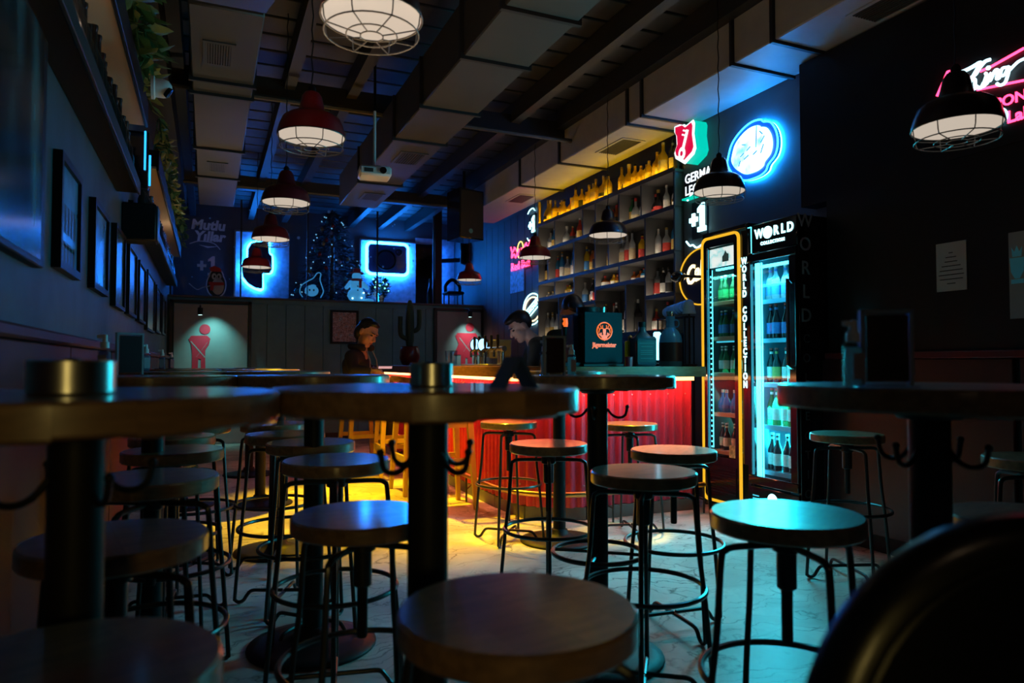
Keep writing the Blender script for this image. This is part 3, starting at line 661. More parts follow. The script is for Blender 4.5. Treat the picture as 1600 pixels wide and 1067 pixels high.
def make_table(label, group):
    t = thing('bar_table', label, 'table', group=group)
    for s in STV:
        o = obj('stave', s, None, t); o.location = (0, 0, TT)
    obj('top_plate', MB().box(-.13,.13,-.13,.13,TT-.056,TT-.05).lathe([(.06,TT-.07),(.075,TT-.056)], 16), M['iron'], t)
    obj('column', MB().lathe([(.04,.03),(.04,TT-.066)], 24), M['iron'], t)
    obj('base_disc', MB().lathe([(.25,0),(.253,.006),(.25,.012),(.20,.022),(.11,.034),(.06,.05),(.05,.075),(.041,.08)], 36), M['iron'], t, ang=60)
    for k in (0, 1, 2, 3):
        mb = MB(); mb.M = Matrix.Rotation(k*PI/2, 4, 'Z')
        mb.tube(smooth([(.038,0,.955),(.06,0,.93),(.085,0,.922),(.108,0,.932),(.116,0,.962)], 4), .0055, 6)
        mb.ell((.116,0,.964), .008,.008,.008, 8, 6)
        obj('bag_hook', mb, M['iron'], t)
    return t
T0 = None
TABLES = [
 (.405,1.36,.42,'round wooden bar table with the folded tent card, closest in the centre'),
 (-.185,1.28,.5,'round wooden bar table with the steel tin, closest against the picture wall'),
 (1.40,1.02,.1,'round wooden bar table with spray bottle and menu stand near the black wall'),
 (1.40,2.40,.9,'round wooden bar table with menu stand in front of the bar corner'),
 (.40,2.95,.3,'round bar table behind the tent-card table, second in the centre row'),
 (-.185,2.98,.2,'round bar table second along the picture wall'),
 (.40,4.5,.7,'round bar table third in the centre row'),(-.185,4.6,.6,'round bar table third along the picture wall'),
 (.40,6.05,.5,'round bar table fourth in the centre row'),(-.185,6.2,.1,'round bar table fourth along the picture wall'),
 (.40,7.7,.2,'round bar table far end of the centre row'),(-.185,7.8,.2,'round bar table far end along the picture wall'),
 (2.08,4.05,.6,'slim round bar table touching the curve of the red bar')]
TOBJ = []
for x, y, a, lab in TABLES:
    if T0 is None: T0 = make_table(lab, 'round bar tables'); t = T0; t.location = (x,y,0); t.rotation_euler = (0,0,a)
    else: t = copy_tree(T0, lab, (x,y,0), a)
    TOBJ.append(t)
rg = obj('foot_ring', MB().ring(.175, .009, (0,0,.40), 40, 8).tube([(-.17,0,.40),(-.04,0,.40)], .007, 6).tube([(.17,0,.40),(.04,0,.40)], .007, 6).tube([(0,.17,.40),(0,.04,.40)], .007, 6).tube([(0,-.17,.40),(0,-.04,.40)], .007, 6), M['rod'], TOBJ[3])
# ------------------------------------------------------------ adjustable stools
SR = .1825; N = 4; sw2 = 2*SR/N
SBD = [mesh(rounded_stave(-SR+i*sw2+.0001, -SR+(i+1)*sw2-.0001, SR, -.042, 0), 'seat_board', M['wood']) for i in range(N)]
def make_stool(label, group, S=.76):
    t = thing('bar_stool', label, 'stool', group=group)
    for b in SBD:
        o = obj('seat_board', b, None, t); o.location = (0,0,S)
    zt = S-.078
    obj('seat_plate', MB().lathe([(.03,S-.056),(.075,S-.05),(.075,S-.043)], 20), M['rod'], t)
    obj('hub', MB().lathe([(.018,zt-.11),(.024,zt-.105),(.024,zt-.02),(.034,zt-.015),(.034,zt+.014),(.02,zt+.016)], 16), M['rod'], t)
    obj('screw', MB().lathe([(.012,zt-.24),(.014,zt-.235),(.0145,S-.055)], 12), M['iron'], t)
    for k in range(4):
        mb = MB(); mb.M = Matrix.Rotation(PI/4+k*PI/2, 4, 'Z'); dz = .008 if k % 2 else 0
        mb.tube(smooth([(.025,0,zt),(.13,0,zt),(.163,0,zt-.008),(.174,0,zt-.035),(.186,0,zt-.2),(.204,0,.33),(.228,0,.05),(.226,0,.018),(.208,0,.009),(.188,0,.018),(.172,0,.042),(.15,0,.054+dz),(.10,0,.056+dz),(.006,0,.056+dz)], 4), .0085, 8)
        obj('leg', mb, M['rod'], t)
    obj('foot_ring', MB().ring(.208, .0085, (0,0,.362), 48, 8), M['rod'], t)
    return t
STOOLS = [  # px, py of the seat centre, seat height, turn, label
 (808,948,.76,.2,'wooden-seat stool large in front of the camera, red sheen on its seat'),
 (1228,801,.76,.55,'wooden stool shining cyan from the drinks fridge, closest to it'),
 (1005,735,.76,.15,'brown-seated stool just in front of the table column facing the bar'),
 (1052,702,.76,.7,'stool with an orange-red sheen between two others before the yellow framed fridge'),
 (857,692,.76,.35,'stool with yellow and red sheen beside the bar corner'),
 (795,658,.76,.1,'yellow-topped round stool under the bar counter, third from the fridge'),
 (984,661,.735,.5,'yellow-topped round stool tucked at the bar behind a table column'),
 (567,802,.74,.1,'blue-gleaming stool behind the tent-card table column, larger of two'),
 (526,717,.80,.6,'blue-gleaming stool with a raised seat under the second centre table'),
 (238,744,.80,.3,'olive-rimmed raised stool behind the steel-tin table column'),
 (182,838,.76,.2,'olive-rimmed stool close behind the steel-tin table column, lower of two'),
 (95,1046,.76,.5,'dark stool cut by the bottom corner beside the picture wall'),
 (271,702,.80,.3,'pink-tinged stool between the second and third tables by the picture wall'),
 (270,681,.80,.7,'pink-tinged stool third along the picture wall'),
 (304,664,.80,.2,'narrow-looking stool fourth along the picture wall'),
 (446,677,.80,.4,'purplish stool beside the third centre table column'),
 (486,690,.80,.0,'grey stool half behind the second centre table column'),
 (430,661,.80,.6,'small-looking stool fourth in the centre row'),
 (1323,677,.76,.45,'dim stool standing by the black side of the drinks fridge'),
 (1612,806,.76,.3,'dim stool behind the spray-bottle table at the photo edge'),
 (1618,714,.76,.6,'dim stool by the red wainscot at the photo edge, higher of two')]
S0 = {}
for px, py, S, a, lab in STOOLS:
    p = at(px, py, Z=S)
    if S not in S0: S0[S] = t = make_stool(lab, 'adjustable round stools', S); t.location = (p.x,p.y,0); t.rotation_euler = (0,0,a)
    else: copy_tree(S0[S], lab, (p.x,p.y,0), a)
# ------------------------------------------------------------ yellow wooden bar chairs
def make_chair(label, group):
    t = thing('bar_chair', label, 'chair', group=group); y = M['yellow']  # yellow seat and legs, brown back posts and rail
    def leg(x0, y0, z0, x1, y1, z1, w=.021):
        mb = MB(); vs = []
        for (x,yy,z,k) in ((x0,y0,z0,.75),(x1,y1,z1,1.1)): vs += [(x-w*k,yy-w*k,z),(x+w*k,yy-w*k,z),(x+w*k,yy+w*k,z),(x-w*k,yy+w*k,z)]
        return mb.add(vs, [(3,2,1,0),(4,5,6,7),(0,1,5,4),(1,2,6,5),(2,3,7,6),(3,0,4,7)])
    for sy in (-1, 1):
        obj('leg', leg(.19,sy*.215,0,.15,sy*.165,.70), y, t)
        obj('leg', leg(-.19,sy*.215,0,-.15,sy*.165,.70), y, t)
        obj('side_apron', MB().box(-.14,.14,sy*.165-.012,sy*.165+.012,.635,.70), y, t)
        obj('stretcher', MB().box(-.165,.165,sy*.19-.011,sy*.19+.011,.36,.40), y, t)
    for sx in (-1, 1):
        obj('apron', MB().box(sx*.15-.012,sx*.15+.012,-.15,.15,.635,.70), y, t)
        obj('stretcher', MB().box(sx*.172-.012,sx*.172+.012,-.185,.185,.27,.335), y, t)
    obj('seat', MB().bbox(-.19,.19,-.19,.19,.701,.735,.01), y, t)
    for sy in (-1, 1):
        obj('back_post', leg(-.175,sy*.15,.735,-.215,sy*.15,.99,.014), M['brownwood'], t)
    pts = smooth([(.02,-.205,.965),(-.12,-.2,.985),(-.205,-.14,1.0),(-.232,0,1.005),(-.205,.14,1.0),(-.12,.2,.985),(.02,.205,.965)], 5)
    mb = MB(); n = len(pts)
    vs = []; fs = []
    for i, p in enumerate(pts):
        a, b = pts[max(0,i-1)], pts[min(n-1,i+1)]; tt = (b-a).normalized(); nn = Vector((-tt.y,tt.x,0))*.011
        vs += [p+nn+Vector((0,0,-.022)), p-nn+Vector((0,0,-.022)), p-nn+Vector((0,0,.022)), p+nn+Vector((0,0,.022))]
    for i in range(n-1):
        for j in range(4): fs.append((4*i+j,4*i+(j+1)%4,4*i+4+(j+1)%4,4*i+4+j))
    fs += [(3,2,1,0),(4*n-4,4*n-3,4*n-2,4*n-1)]
    obj('back_rail', mb.add(vs, fs), M['brownwood'], t)
    for sy in (-1, 1): obj('back_post', leg(.0,sy*.185,.735,.0,sy*.2,.95,.012), M['brownwood'], t)
    return t
C0 = make_chair('yellow wooden bar chair nearest to the bar curve', 'yellow bar chairs'); C0.location = (1.735, 5.37, 0)
copy_tree(C0, 'yellow wooden bar chair second along the straight side of the bar', (1.735, 6.12, 0), .04)
copy_tree(C0, 'yellow wooden bar chair third along the straight side of the bar', (1.735, 6.93, 0), -.05)
copy_tree(C0, 'yellow wooden bar chair under the man in the hoodie', (1.50, 7.50, 0), .1)
# ------------------------------------------------------------ glossy round-backed chair close to the camera
c = at(1612, 1212, D=.70)
t = thing('round_back_chair', 'glossy black round-backed chair close to the camera in the bottom corner', 'chair', (c.x+.02, c.y+.0, 0), -TH)
zc = c.z
mb = MB(); mb.M = Matrix.Translation((0,-.02,zc)) @ Matrix.Rotation(math.radians(82), 4, 'X')
mb.lathe([(.0,-.03),(.15,-.034),(.218,-.03),(.248,-.018),(.259,0),(.254,.018),(.235,.03),(.21,.03),(.12,.026),(.0,.024)], 48)
obj('backrest', mb, M['seatgloss'], t, ang=70)
mb = MB(); mb.M = Matrix.Translation((0,-.02,zc)) @ Matrix.Rotation(math.radians(82), 4, 'X')
obj('piping', mb.ring(.213, .004, (0,0,.031), 48, 6), M['seatgloss'], t)
obj('seat', MB().lathe([(.20,.44),(.225,.45),(.23,.49),(.2,.515),(0,.52)], 32, (0,-.25,0)), M['vinyl'], t)
for sx in (-1, 1):
    obj('back_bracket', MB().tube(smooth([(sx*.1,-.25,.44),(sx*.1,.02,.44),(sx*.1,.045,.5),(sx*.1,.04,zc-.05)], 4), .011, 8), M['rod'], t)
    for sy in (-.42, -.08): obj('leg', MB().tube([(sx*.13,sy,.445),(sx*.19,-.25+(sy+.25)*1.5,0)], .012, 8), M['rod'], t)
# ------------------------------------------------------------ drinks fridges (fronts face the tables)
def yx(px, X=3.5): return at(px, 568, X=X).y
FX = 3.5
def fridge_shell(t, y0, y1, z0, z1, dep, wallm, base, m=M['blackgloss']):
    obj('side_panel', MB().bbox(0, dep, y0, y0+.025, z0, z1, .003), m, t); obj('side_panel', MB().bbox(0, dep, y1-.025, y1, z0, z1, .003), m, t)
    obj('top_panel', MB().bbox(0, dep, y0+.026, y1-.026, z1-.03, z1, .003), m, t)
    obj('back_panel', MB().box(dep-.02, dep, y0+.026, y1-.026, z0, z1-.031), wallm, t)
    obj('liner', MB().box(.06, dep-.021, y0+.026, y0+.034, base, z1-.031).box(.06, dep-.021, y1-.034, y1-.026, base, z1-.031), wallm, t)
    for a in (y0+.05, y1-.05):
        for b in (.05, dep-.05): obj('foot', MB().lathe([(.02,0),(.02,z0)], 10, (b,a,0)), M['joist'], t)
wtl = mat('fridge_liner', (.10,.30,.36), .4)
# right: the WORLD fridge
y0, y1 = yx(1250), yx(1173)
rf = thing('drinks_fridge', 'tall black drinks fridge with cyan lights and a lit white header', 'fridge', (FX, y0, 0)); w = y1-y0
fridge_shell(rf, 0, w, .06, 2.10, .35, wtl, .30)
hd = obj('header', MB().bbox(-.012, .06, .0, w, 1.90, 2.10, .006), M['blackgloss'], rf)
mb = MB(); mb.M = frame((-.0155, w/2-.01, 2.025), '-X'); 
for ch_, x_ in (('W',-.125),('R',.035),('L',.098),('D',.160)): text_mb(mb, ch_, .088, x_, 0, 0, .003, bold=.003, sx=.86)
mb.prism([(-.042+.042*math.cos(2*PI*i/20), .042*math.sin(2*PI*i/20)) for i in range(20)], -.0015, .0015); obj('lettering', mb, M['whiteneon'], hd)
mb = MB(); mb.M = frame((-.0155, w/2-.01, 1.955), '-X'); text_mb(mb, 'COLLECTION', .03, 0, 0, 0, .003, sp=1.25, bold=.0015); obj('lettering', mb, M['whiteneon'], hd)
obj('light_line', MB().box(-.0145, -.012, w-.035, w-.03, 1.905, 2.09).box(-.0145, -.012, w-.035, w-.0, 2.085, 2.09), M['cyan'], hd)
dr = obj('door', MB().bbox(-.03, .0, .0, w, .30, .36, .004).bbox(-.03, .0, .0, w, 1.84, 1.895, .004).bbox(-.03, .0, .0, .06, .361, 1.839, .004).bbox(-.03, .0, w-.035, w, .361, 1.839, .004), M['blackgloss'], rf)
obj('glass_pane', MB().box(-.016, -.012, .06, w-.035, .36, 1.84), M['pane'], dr)
obj('handle', MB().tube([(-.03,.03,1.66),(-.07,.03,1.68),(-.07,.03,1.12),(-.03,.03,1.10)], .011, 8), M['chrome'], dr)
for yy, rr in ((w-.05, .006), (w-.075, .011), (w-.105, .005)): obj('light_tube', MB().tube([(.01,yy,.34),(.01,yy,1.83)], rr, 8), M['cyan'], rf)
obj('light_tube', MB().box(.05, .07, .05, w-.05, 1.80, 1.82), M['cyan'], rf)
obj('light_tube', MB().tube([(.04,.045,.34),(.04,.045,1.83)], .006, 8), M['cyan'], rf)
kp = obj('kick_panel', MB().bbox(-.02, .0, 0, w, .07, .285, .004), M['blackgloss'], rf)
for i in range(6): obj('vent_slot', MB().box(-.022, -.02, w-.09, w-.03, .22-i*.02, .228-i*.02), M['cyandim'], kp)
mb = MB(); mb.M = frame((-.0215, w*.52, .215), '-X'); mb.prism([(.045*math.cos(2*PI*i/24), .045*math.sin(2*PI*i/24)) for i in range(24)], -.001, .001)
obj('emblem', mb, M['whiteneon'], kp)
RZ = [1.575, 1.305, 1.0, .71, .40]; RW = []
for i, z in enumerate(RZ):
    s = obj('shelf', MB().box(.05, .325, .04, w-.045, z-.012, z), M['steel'], rf)
    obj('price_rail', MB().box(.042, .05, .04, w-.045, z-.03, z), mat('rail_blue%d' % i, (.12,.35,.45), .4), s)
styles = [('clear','blue','white','beer',.235),('dark','blue','red','beer',.24),('dark','white','red','beer',.24),('green','white','red','beer',.25),('dark','white','white','beer',.25)]
wd = ['top','second','third','fourth','bottom']
for i, z in enumerate(RZ):
    g, lb, cm, s, h = styles[i]; n = 4
    for k in range(n):
        if i == 2 and k == 2: lb2 = 'gold'
        else: lb2 = lb
        bottle((FX+.10+.02*(k % 2), y0+.165+k*.07, z), s, g, lb2, cm, .031, h, '%s beer bottle with %s label, %s shelf of the cyan-lit fridge, %s from outside' % (g, lb2, wd[i], ORD[k]), 'beers in the cyan-lit fridge')
# vertical words down the dark side of the fridge
pl_, dl_ = mat('pale_letters', (.20,.27,.28), .5), mat('dim_letters', (.05,.06,.06), .5)
for i, ch in enumerate('WORLDCOLLECTION'):
    mb = MB(); mb.M = Matrix.Translation((.057, -.0022, 0)) @ frame((0,0,0), '-Y')
    if i < 5: text_mb(mb, ch, .125, 0, 2.06-i*.155, 0, .003, bold=.001)
    else: text_mb(mb, ch, .08, 0, 1.29-(i-5)*.125, 0, .003)
    obj('letter', mb, pl_ if i < 5 else dl_, rf)
# left: yellow framed fridge
y0b, y1b = yx(1172)+.004, yx(1099)
yf = thing('drinks_fridge', 'slim black drinks fridge with a glowing yellow frame and wooden shelves', 'fridge', (FX, y0b, 0)); w = y1b-y0b
yfo = yx(1160)-y0b                       # the framed door begins past the lettered strip
fridge_shell(yf, 0, w, .06, 2.13, .35, mat('fridge_liner_dark', (.05,.09,.09), .4), .42)
def rrect(y0, y1, z0, z1, r, n=6):
    out = []
    for cy, cz, a0 in ((y1-r,z1-r,0),(y0+r,z1-r,90),(y0+r,z0+r,180),(y1-r,z0+r,270)):
        for i in range(n+1):
            a = math.radians(a0+90*i/n); out.append((cy+r*math.cos(a), cz+r*math.sin(a)))
    return out
def ringprism(outer, inner, x0, x1):
    n = len(outer); vs = [(x,)+tuple(p) for x in (x0,x1) for p in outer]+[(x,)+tuple(p) for x in (x0,x1) for p in inner]; fs = []
    for i in range(n):
        j = (i+1) % n
        fs += [(i,j,2*n+j,2*n+i),(n+i,3*n+i,3*n+j,n+j),(i,n+i,n+j,j),(2*n+i,2*n+j,3*n+j,3*n+i)]
    return MB().add(vs, fs)
a, b = yfo+.004, w-.006
obj('yellow_frame', ringprism(rrect(a,b,.105,2.09,.055), rrect(a+.017,b-.017,.122,2.073,.042), -.02, -.004), M['yelneon'], yf)
dr = obj('door', ringprism(rrect(a+.023,b-.023,.128,2.067,.04), rrect(a+.06,b-.06,.44,2.01,.006), -.014, .0), M['blackgloss'], yf)
obj('glass_pane', MB().box(-.008,-.005,a+.06,b-.06,.44,2.01), M['pane'], dr)
gr = obj('mesh_grille', MB().box(-.02,-.0145,a+.05,b-.05,.17,.38), M['vinyl'], dr)
for i in range(9): obj('grille_bar', MB().box(-.023,-.02,a+.055,b-.055,.185+i*.021,.19+i*.021), M['rod'], gr)
mb = MB(); mb.M = frame((-.0225, a+.03, .40), '-X'); mb.prism([(.0,.0),(.055,.0),(.055,.09),(.0,.09)], 0, .001)
hdp = obj('header_panel', MB().box(.02,.03,a+.055,b-.055,1.86,2.0), blotch('header_print', [(.95,.95,.85),(.9,.93,.86),(.4,.75,.72),(.95,.95,.88)], 9, .4, .95), yf)
mb = MB(); mb.M = frame((.018, (a+b)/2-.02, 1.9), '-X'); mb.prism([(-.03,-.01),(.04,-.01),(.04,.045),(.02,.05),(.005,.075),(-.012,.045),(-.03,.03)], 0, .001)
obj('print', mb, mat('castle_print', (.25,.42,.4), .5), hdp)
for i in range(34): obj('led_dot', MB().box(.012,.016,b-.075,b-.067,.5+i*.039,.512+i*.039), M['cyan'], yf)
obj('led_line', MB().box(.012,.016,b-.092,b-.088,.5,1.84), M['cyan'], yf)
obj('led_line', MB().box(.0,.004,b-.064,b-.060,.45,2.0), M['cyandim'], yf)
obj('led_line', MB().box(.03,.036,a+.06,a+.064,.45,1.85), M['cyandim'], yf)
YZ = [1.60, 1.335, 1.065, .765, .485]
for i, z in enumerate(YZ): obj('shelf', MB().bbox(.03,.325,a+.05,b-.05,z-.03,z,.003), mat('shelf_wood%d' % i, (.45,.24,.12), .45), yf)
obj('light_tube', MB().box(.04,.06,a+.06,b-.1,1.835,1.85), M['cyan'], yf)
obj('light_tube', MB().box(.04,.06,a+.06,b-.1,1.29,1.30), M['cyandim'], yf)
ys = [('green','green'),('green','blue'),('green','white'),('blue','blue'),('dark','cream')]; LB['green'] = mat('label_green', (.05,.45,.15), .5)
for i, z in enumerate(YZ):
    g, lb = ys[i]; n = 4
    for k in range(n):
        hh = .2 if i in (0,1,2,4) else .17
        bottle((FX+.09+.02*(k % 2), y0b+a+.14+k*.066, z), 'beer' if i != 3 else 'squat', g, lb, 'white', .028, hh, '%s bottle, %s wooden shelf of the yellow-framed fridge, %s from the lettering' % (g, wd[i], ORD[k]), 'bottles in the yellow framed fridge')
sp = obj('lettered_strip', MB().bbox(-.004, 0, .004, yfo-.004, .42, 2.08, .001), M['blackgloss'], yf)
for i, ch in enumerate('WORLD COLLECTION'):
    mb = MB(); mb.M = frame((-.006, yfo/2+.002, 0), '-X')
    if ch != ' ': text_mb(mb, ch, .066, 0, 1.86-i*.0585, 0, .002, bold=.003, sx=.8); obj('letter', mb, M['whiteneon'], sp)
obj('sticker', MB().box(-.012,-.0115,a+.065,a+.13,.45,.54), blotch('sticker_print', [(.75,.7,.3),(.1,.14,.05)], 30), dr)
# ------------------------------------------------------------ neon and lit signs on the wall behind the bar
def on_wall(px, py): return at(px, py, X=(XS if px > 1050 else XR-.02)-.004)
def strokes(mb, lst, r=.008, k=5, closed=False, z=0):
    for pl in lst: mb.tube([(p.x,p.y,z) for p in smooth(pl, k, closed)], r, 6, closed)
    return mb
def wsign(name, label, px, py, cat='sign'):
    p = on_wall(px, py); return thing(name, label, cat, M=frame((XS-.001 if px > 1050 else XR-.016, p.y, p.z), '-X')), p
# scale: metres per pixel along the wall at this pixel (v vertical, u horizontal)
def scl(px, py): 
    p, q, s = on_wall(px, py), on_wall(px+1, py), on_wall(px, py+1); return abs(q.y-p.y), abs(s.z-p.z)
# shield sign
t, p = wsign('shield_sign', 'lit red shield sign with a white key on a green box', 1092, 225); su, sv = scl(1092, 225)
def L(px, py, c=(1092,225)): 
    q = on_wall(px, py); return (-(q.y-p.y), q.z-p.z)
shp = [L(1074,200),(L(1086,196)),L(1092,200),L(1103,191),L(1105,196),L(1104,212),L(1107,234),L(1104,243),L(1090,258),L(1076,250),L(1074,242),L(1078,230),L(1077,215),L(1074,210)]
def scalep(P, k):
    cx = sum(q[0] for q in P)/len(P); cy = sum(q[1] for q in P)/len(P); return [(cx+(q[0]-cx)*k, cy+(q[1]-cy)*k) for q in P]
obj('box', MB().prism(shp, 0, .13), M['signgreen'], t); obj('border', MB().prism(scalep(shp,1.03), .131, .140), M['signwhite'], t)
obj('face', MB().prism(scalep(shp,.86), .1405, .146), M['signred'], t)
k = MB(); c1, c2 = L(1087,243), L(1096,206)
k.prism([(c1[0]+.045*math.cos(a*PI/12), c1[1]+.055*math.sin(a*PI/12)) for a in range(24)], .1465, .152)
d = Vector(c2)-Vector(c1); n = Vector((-d.y,d.x)).normalized()*.015
k.prism([(Vector(c1)+n)[:], (Vector(c1)-n)[:], (Vector(c2)-n)[:], (Vector(c2)+n)[:]], .1465, .152)
for f in (.72, .9): 
    q = Vector(c1)+d*f; k.prism([(q-n*.2)[:], (q-n*.2+d*.07)[:], (q+n*4+d*.07)[:], (q+n*4)[:]], .1465, .152)
obj('key', k, M['signwhite'], t)
obj('key_hole', MB().prism([(c1[0]+.018*math.cos(a*PI/8), c1[1]+.022*math.sin(a*PI/8)) for a in range(16)], .1525, .154), M['signred'], t)
t, p = wsign('word_sign', 'green-edged word sign under the red shield', 1094, 284)
q0, q1 = on_wall(1073, 284), on_wall(1124, 284); ww = abs(q1.y-q0.y)
obj('box', MB().bbox(-ww*.42, ww*.58, -.115, .105, 0, .03, .003), M['black'], t); obj('edge', MB().box(-ww*.42, ww*.55, -.13, -.116, .0, .06), M['signgreen'], t)
mb = MB(); text_mb(mb, 'GERMAN', .112, -ww*.40, .05, .032, .004, bold=.002, align='LEFT', sx=.95); text_mb(mb, 'LEGEND', .112, -ww*.40, -.055, .032, .004, bold=.002, align='LEFT', sx=.95)
obj('lettering', mb, M['signwhite'], t)
def plus_one(label, px, py, s, m):
    t, p = wsign('plus_one_sign', label, px, py, 'neon sign')
    mb = MB()
    for P in ([(-.09,.03),(-.02,.03),(-.02,.06),(-.05,.06)],): pass
    mb.prism([(-.11*s,-.015*s),(-.11*s,.025*s),(-.075*s,.025*s),(-.075*s,.06*s),(-.04*s,.06*s),(-.04*s,.025*s),(-.005*s,.025*s),(-.005*s,-.015*s),(-.04*s,-.015*s),(-.04*s,-.05*s),(-.075*s,-.05*s),(-.075*s,-.015*s)], .02, .035)
    mb.prism([(.0*s,.09*s),(.06*s,.13*s),(.085*s,.13*s),(.085*s,-.07*s),(.105*s,-.07*s),(.105*s,-.11*s),(.0*s,-.11*s),(.0*s,-.07*s),(.03*s,-.07*s),(.03*s,.065*s),(.0*s,.055*s)], .02, .035)
    obj('figure', mb, m, t)
    obj('arc', strokes(MB(), [[(-.14*s,.19*s),(-.08*s,.23*s),(0,.245*s),(.06*s,.235*s),(.08*s,.215*s),(.12*s,.19*s)]], .008*s, z=.028), m, t)
    obj('arc', strokes(MB(), [[(-.16*s,-.165*s),(-.11*s,-.21*s),(-.07*s,-.21*s),(-.02*s,-.24*s),(.05*s,-.225*s),(.11*s,-.18*s)]], .008*s, z=.028), m, t)
    obj('backing', MB().box(-.1*s,.1*s,-.16*s,.16*s,0,.012), M['black'], t)
plus_one('white neon plus-one sign between two arcs above the yellow framed fridge', 1094, 343, 1.0, M['whiteneon'])
plus_one('white neon plus-one sign at the far end of the bottle shelf', 833, 352, .95, M['whiteneon'])
# round glowing sign
t, p = wsign('round_sign', 'blue-white glowing round sign with a wavy outline', 1183, 234)
outl = [L(1145,247),(L(1150,228)),L(1159,213),L(1172,199),L(1184,191),L(1196,188),L(1200,191),L(1211,192),L(1220,205),L(1223,224),L(1219,243),L(1208,258),L(1204,268),L(1192,277),L(1172,283),L(1160,278),L(1150,270),L(1144,258)]
obj('plate', MB().prism([q[:2] for q in smooth(outl,4,True)], .02, .045), mat('sign_blue_plate', (.03,.12,.4), .4, 0, (.0,.09,.5), .9), t)
obj('outline_tube', MB().tube([(q.x,q.y,.05) for q in smooth(outl,4,True)], .007, 6, True), M['bluedim'], t)
face = blotch('sign_face', [(.04,.3,.9),(.2,.6,1),(.26,.66,1),(.28,.7,1)], 7, .4, 4.6, (1,1,1))
obj('halo_tube', MB().tube([(q.x*.97,q.y*.97,.009) for q in smooth(outl,4,True)], .007, 6, True), emis('added_halo_blue', (.006,.3,1), 190), t)  # unseen tube added behind the plate to throw blue on the wall
fo = [(q[0]*.80, q[1]*.80-.0) for q in outl]
obj('face', MB().prism([q[:2] for q in smooth(fo,4,True)], .046, .06), face, t)
ink = mat('sign_blue_ink', (.02,.1,.3), .5, 0, (0,.14,.5), .8)

mb = MB()
for pl in ([(.06,.16),(.05,.0)],[(-.12,-.03),(-.08,-.01)],[(-.05,.0),(-.01,.02)],[(-.08,-.06),(-.03,-.04)],[(.02,-.05),(.06,-.03)],[(.10,.02),(.14,.06)],[(.09,.11),(.12,.08)],[(-.1,.06),(-.06,.05)],[(.1,-.06),(.13,-.0)],[(-.14,-.1),(-.12,-.06)]): mb.tube([(a_,b_,.061) for a_,b_ in pl], .004, 5)
obj('line_print', mb, ink, t)
# pink bull neon
t, p = wsign('bull_neon', 'pink neon sign of two bulls before a yellow sun, wide word below', 815, 396, 'neon sign')
q0, q1 = on_wall(798, 396), on_wall(830, 396); w2 = abs(q1.y-q0.y)/2
mb = MB()
for sx in (-1, 1): strokes(mb, [[(sx*.95*w2,.14),(sx*.8*w2,.06),(sx*.5*w2,.1),(sx*.25*w2,.02),(sx*.12*w2,.07)],[(sx*.8*w2,.06),(sx*.85*w2,-.02),(sx*.6*w2,.02),(sx*.45*w2,-.04),(sx*.3*w2,.02)],[(sx*.2*w2,-.03),(sx*.35*w2,.06),(sx*.6*w2,.12)]], .011, z=.03)
obj('bulls', mb, M['pinkneon'], t)
obj('sun', strokes(MB(), [[(.28*w2*math.cos(a*PI/6), .05+.12*math.sin(a*PI/6)) for a in range(12)]], .009, closed=True, z=.028), emis('yellow_neon', (1,.8,.2), 1.6), t)
mb = MB(); text_mb(mb, 'Red Bull', .17, 0, -.17, .03, .012, bold=-.002, sx=2.0*w2/.62); obj('lettering', mb, M['pinkneon'], t)
obj('backing', MB().box(-.9*w2,.9*w2,-.24,.16,0,.008), M['black'], t)
q = on_wall(808, 435); tag(obj('poster', MB().box(XR-.03, XR-.018, q.y-.24, q.y+.24, q.z-.2, q.z+.17), blotch('blue_glow_print', [(.02,.08,.4),(.05,.2,.8),(.1,.3,1)], 16, .4, .12)), 'small blue-lit poster below the pink bull neon', 'poster')  # faint glow put into the print in place of blue light
t, p = wsign('ring_neon', 'round cyan neon ring sign with a slanted word band beside the shelf', 834, 483, 'neon sign')
obj('outer_ring', MB().tube([(.30*math.cos(a*PI/16), .215*math.sin(a*PI/16), .03) for a in range(32)], .009, 6, True), M['whiteneon'], t)
obj('inner_ring', MB().tube([(.25*math.cos(a*PI/16), .165*math.sin(a*PI/16), .03) for a in range(32)], .010, 6, True), M['creamneon'], t)
mb = MB(); text_mb(mb, 'BOMONTI', .085, 0, 0, .04, .006, rot=.42, bold=.002); obj('lettering', mb, M['whiteneon'], t)
mb = MB(); c, s_ = math.cos(.42), math.sin(.42)
mb.tube([(a_*c-b_*s_, a_*s_+b_*c, .038) for a_,b_ in ((-.31,-.06),(.31,-.06),(.31,.06),(-.31,.06))], .009, 6, True); obj('band', mb, M['whiteneon'], t)
obj('backing', MB().prism([(.2*math.cos(a*PI/12), .15*math.sin(a*PI/12)) for a in range(24)], 0, .02), M['black'], t)
# round yellow-ringed sign beside the yellow fridge
t, p = wsign('disc_sign', 'black disc sign with a thin yellow ring and cream script half behind the fridge', 1102, 432)
a_, b_ = abs(on_wall(1068,432).y-p.y), abs(on_wall(1102,388).z-p.z)
obj('disc', MB().prism([(a_*math.cos(i*PI/20), b_*math.sin(i*PI/20)) for i in range(40)], .01, .04), M['black'], t)
obj('ring_tube', MB().tube([(a_*math.cos(i*PI/20), b_*math.sin(i*PI/20), .045) for i in range(40)], .007, 6, True), M['yelneon'], t)
mb = MB(); text_mb(mb, 'Cali', .22, -a_*.72, .0, .045, .01, shear=.3, bold=.004, align='LEFT', sx=.75, rot=.18); obj('script', mb, M['creamneon'], t)
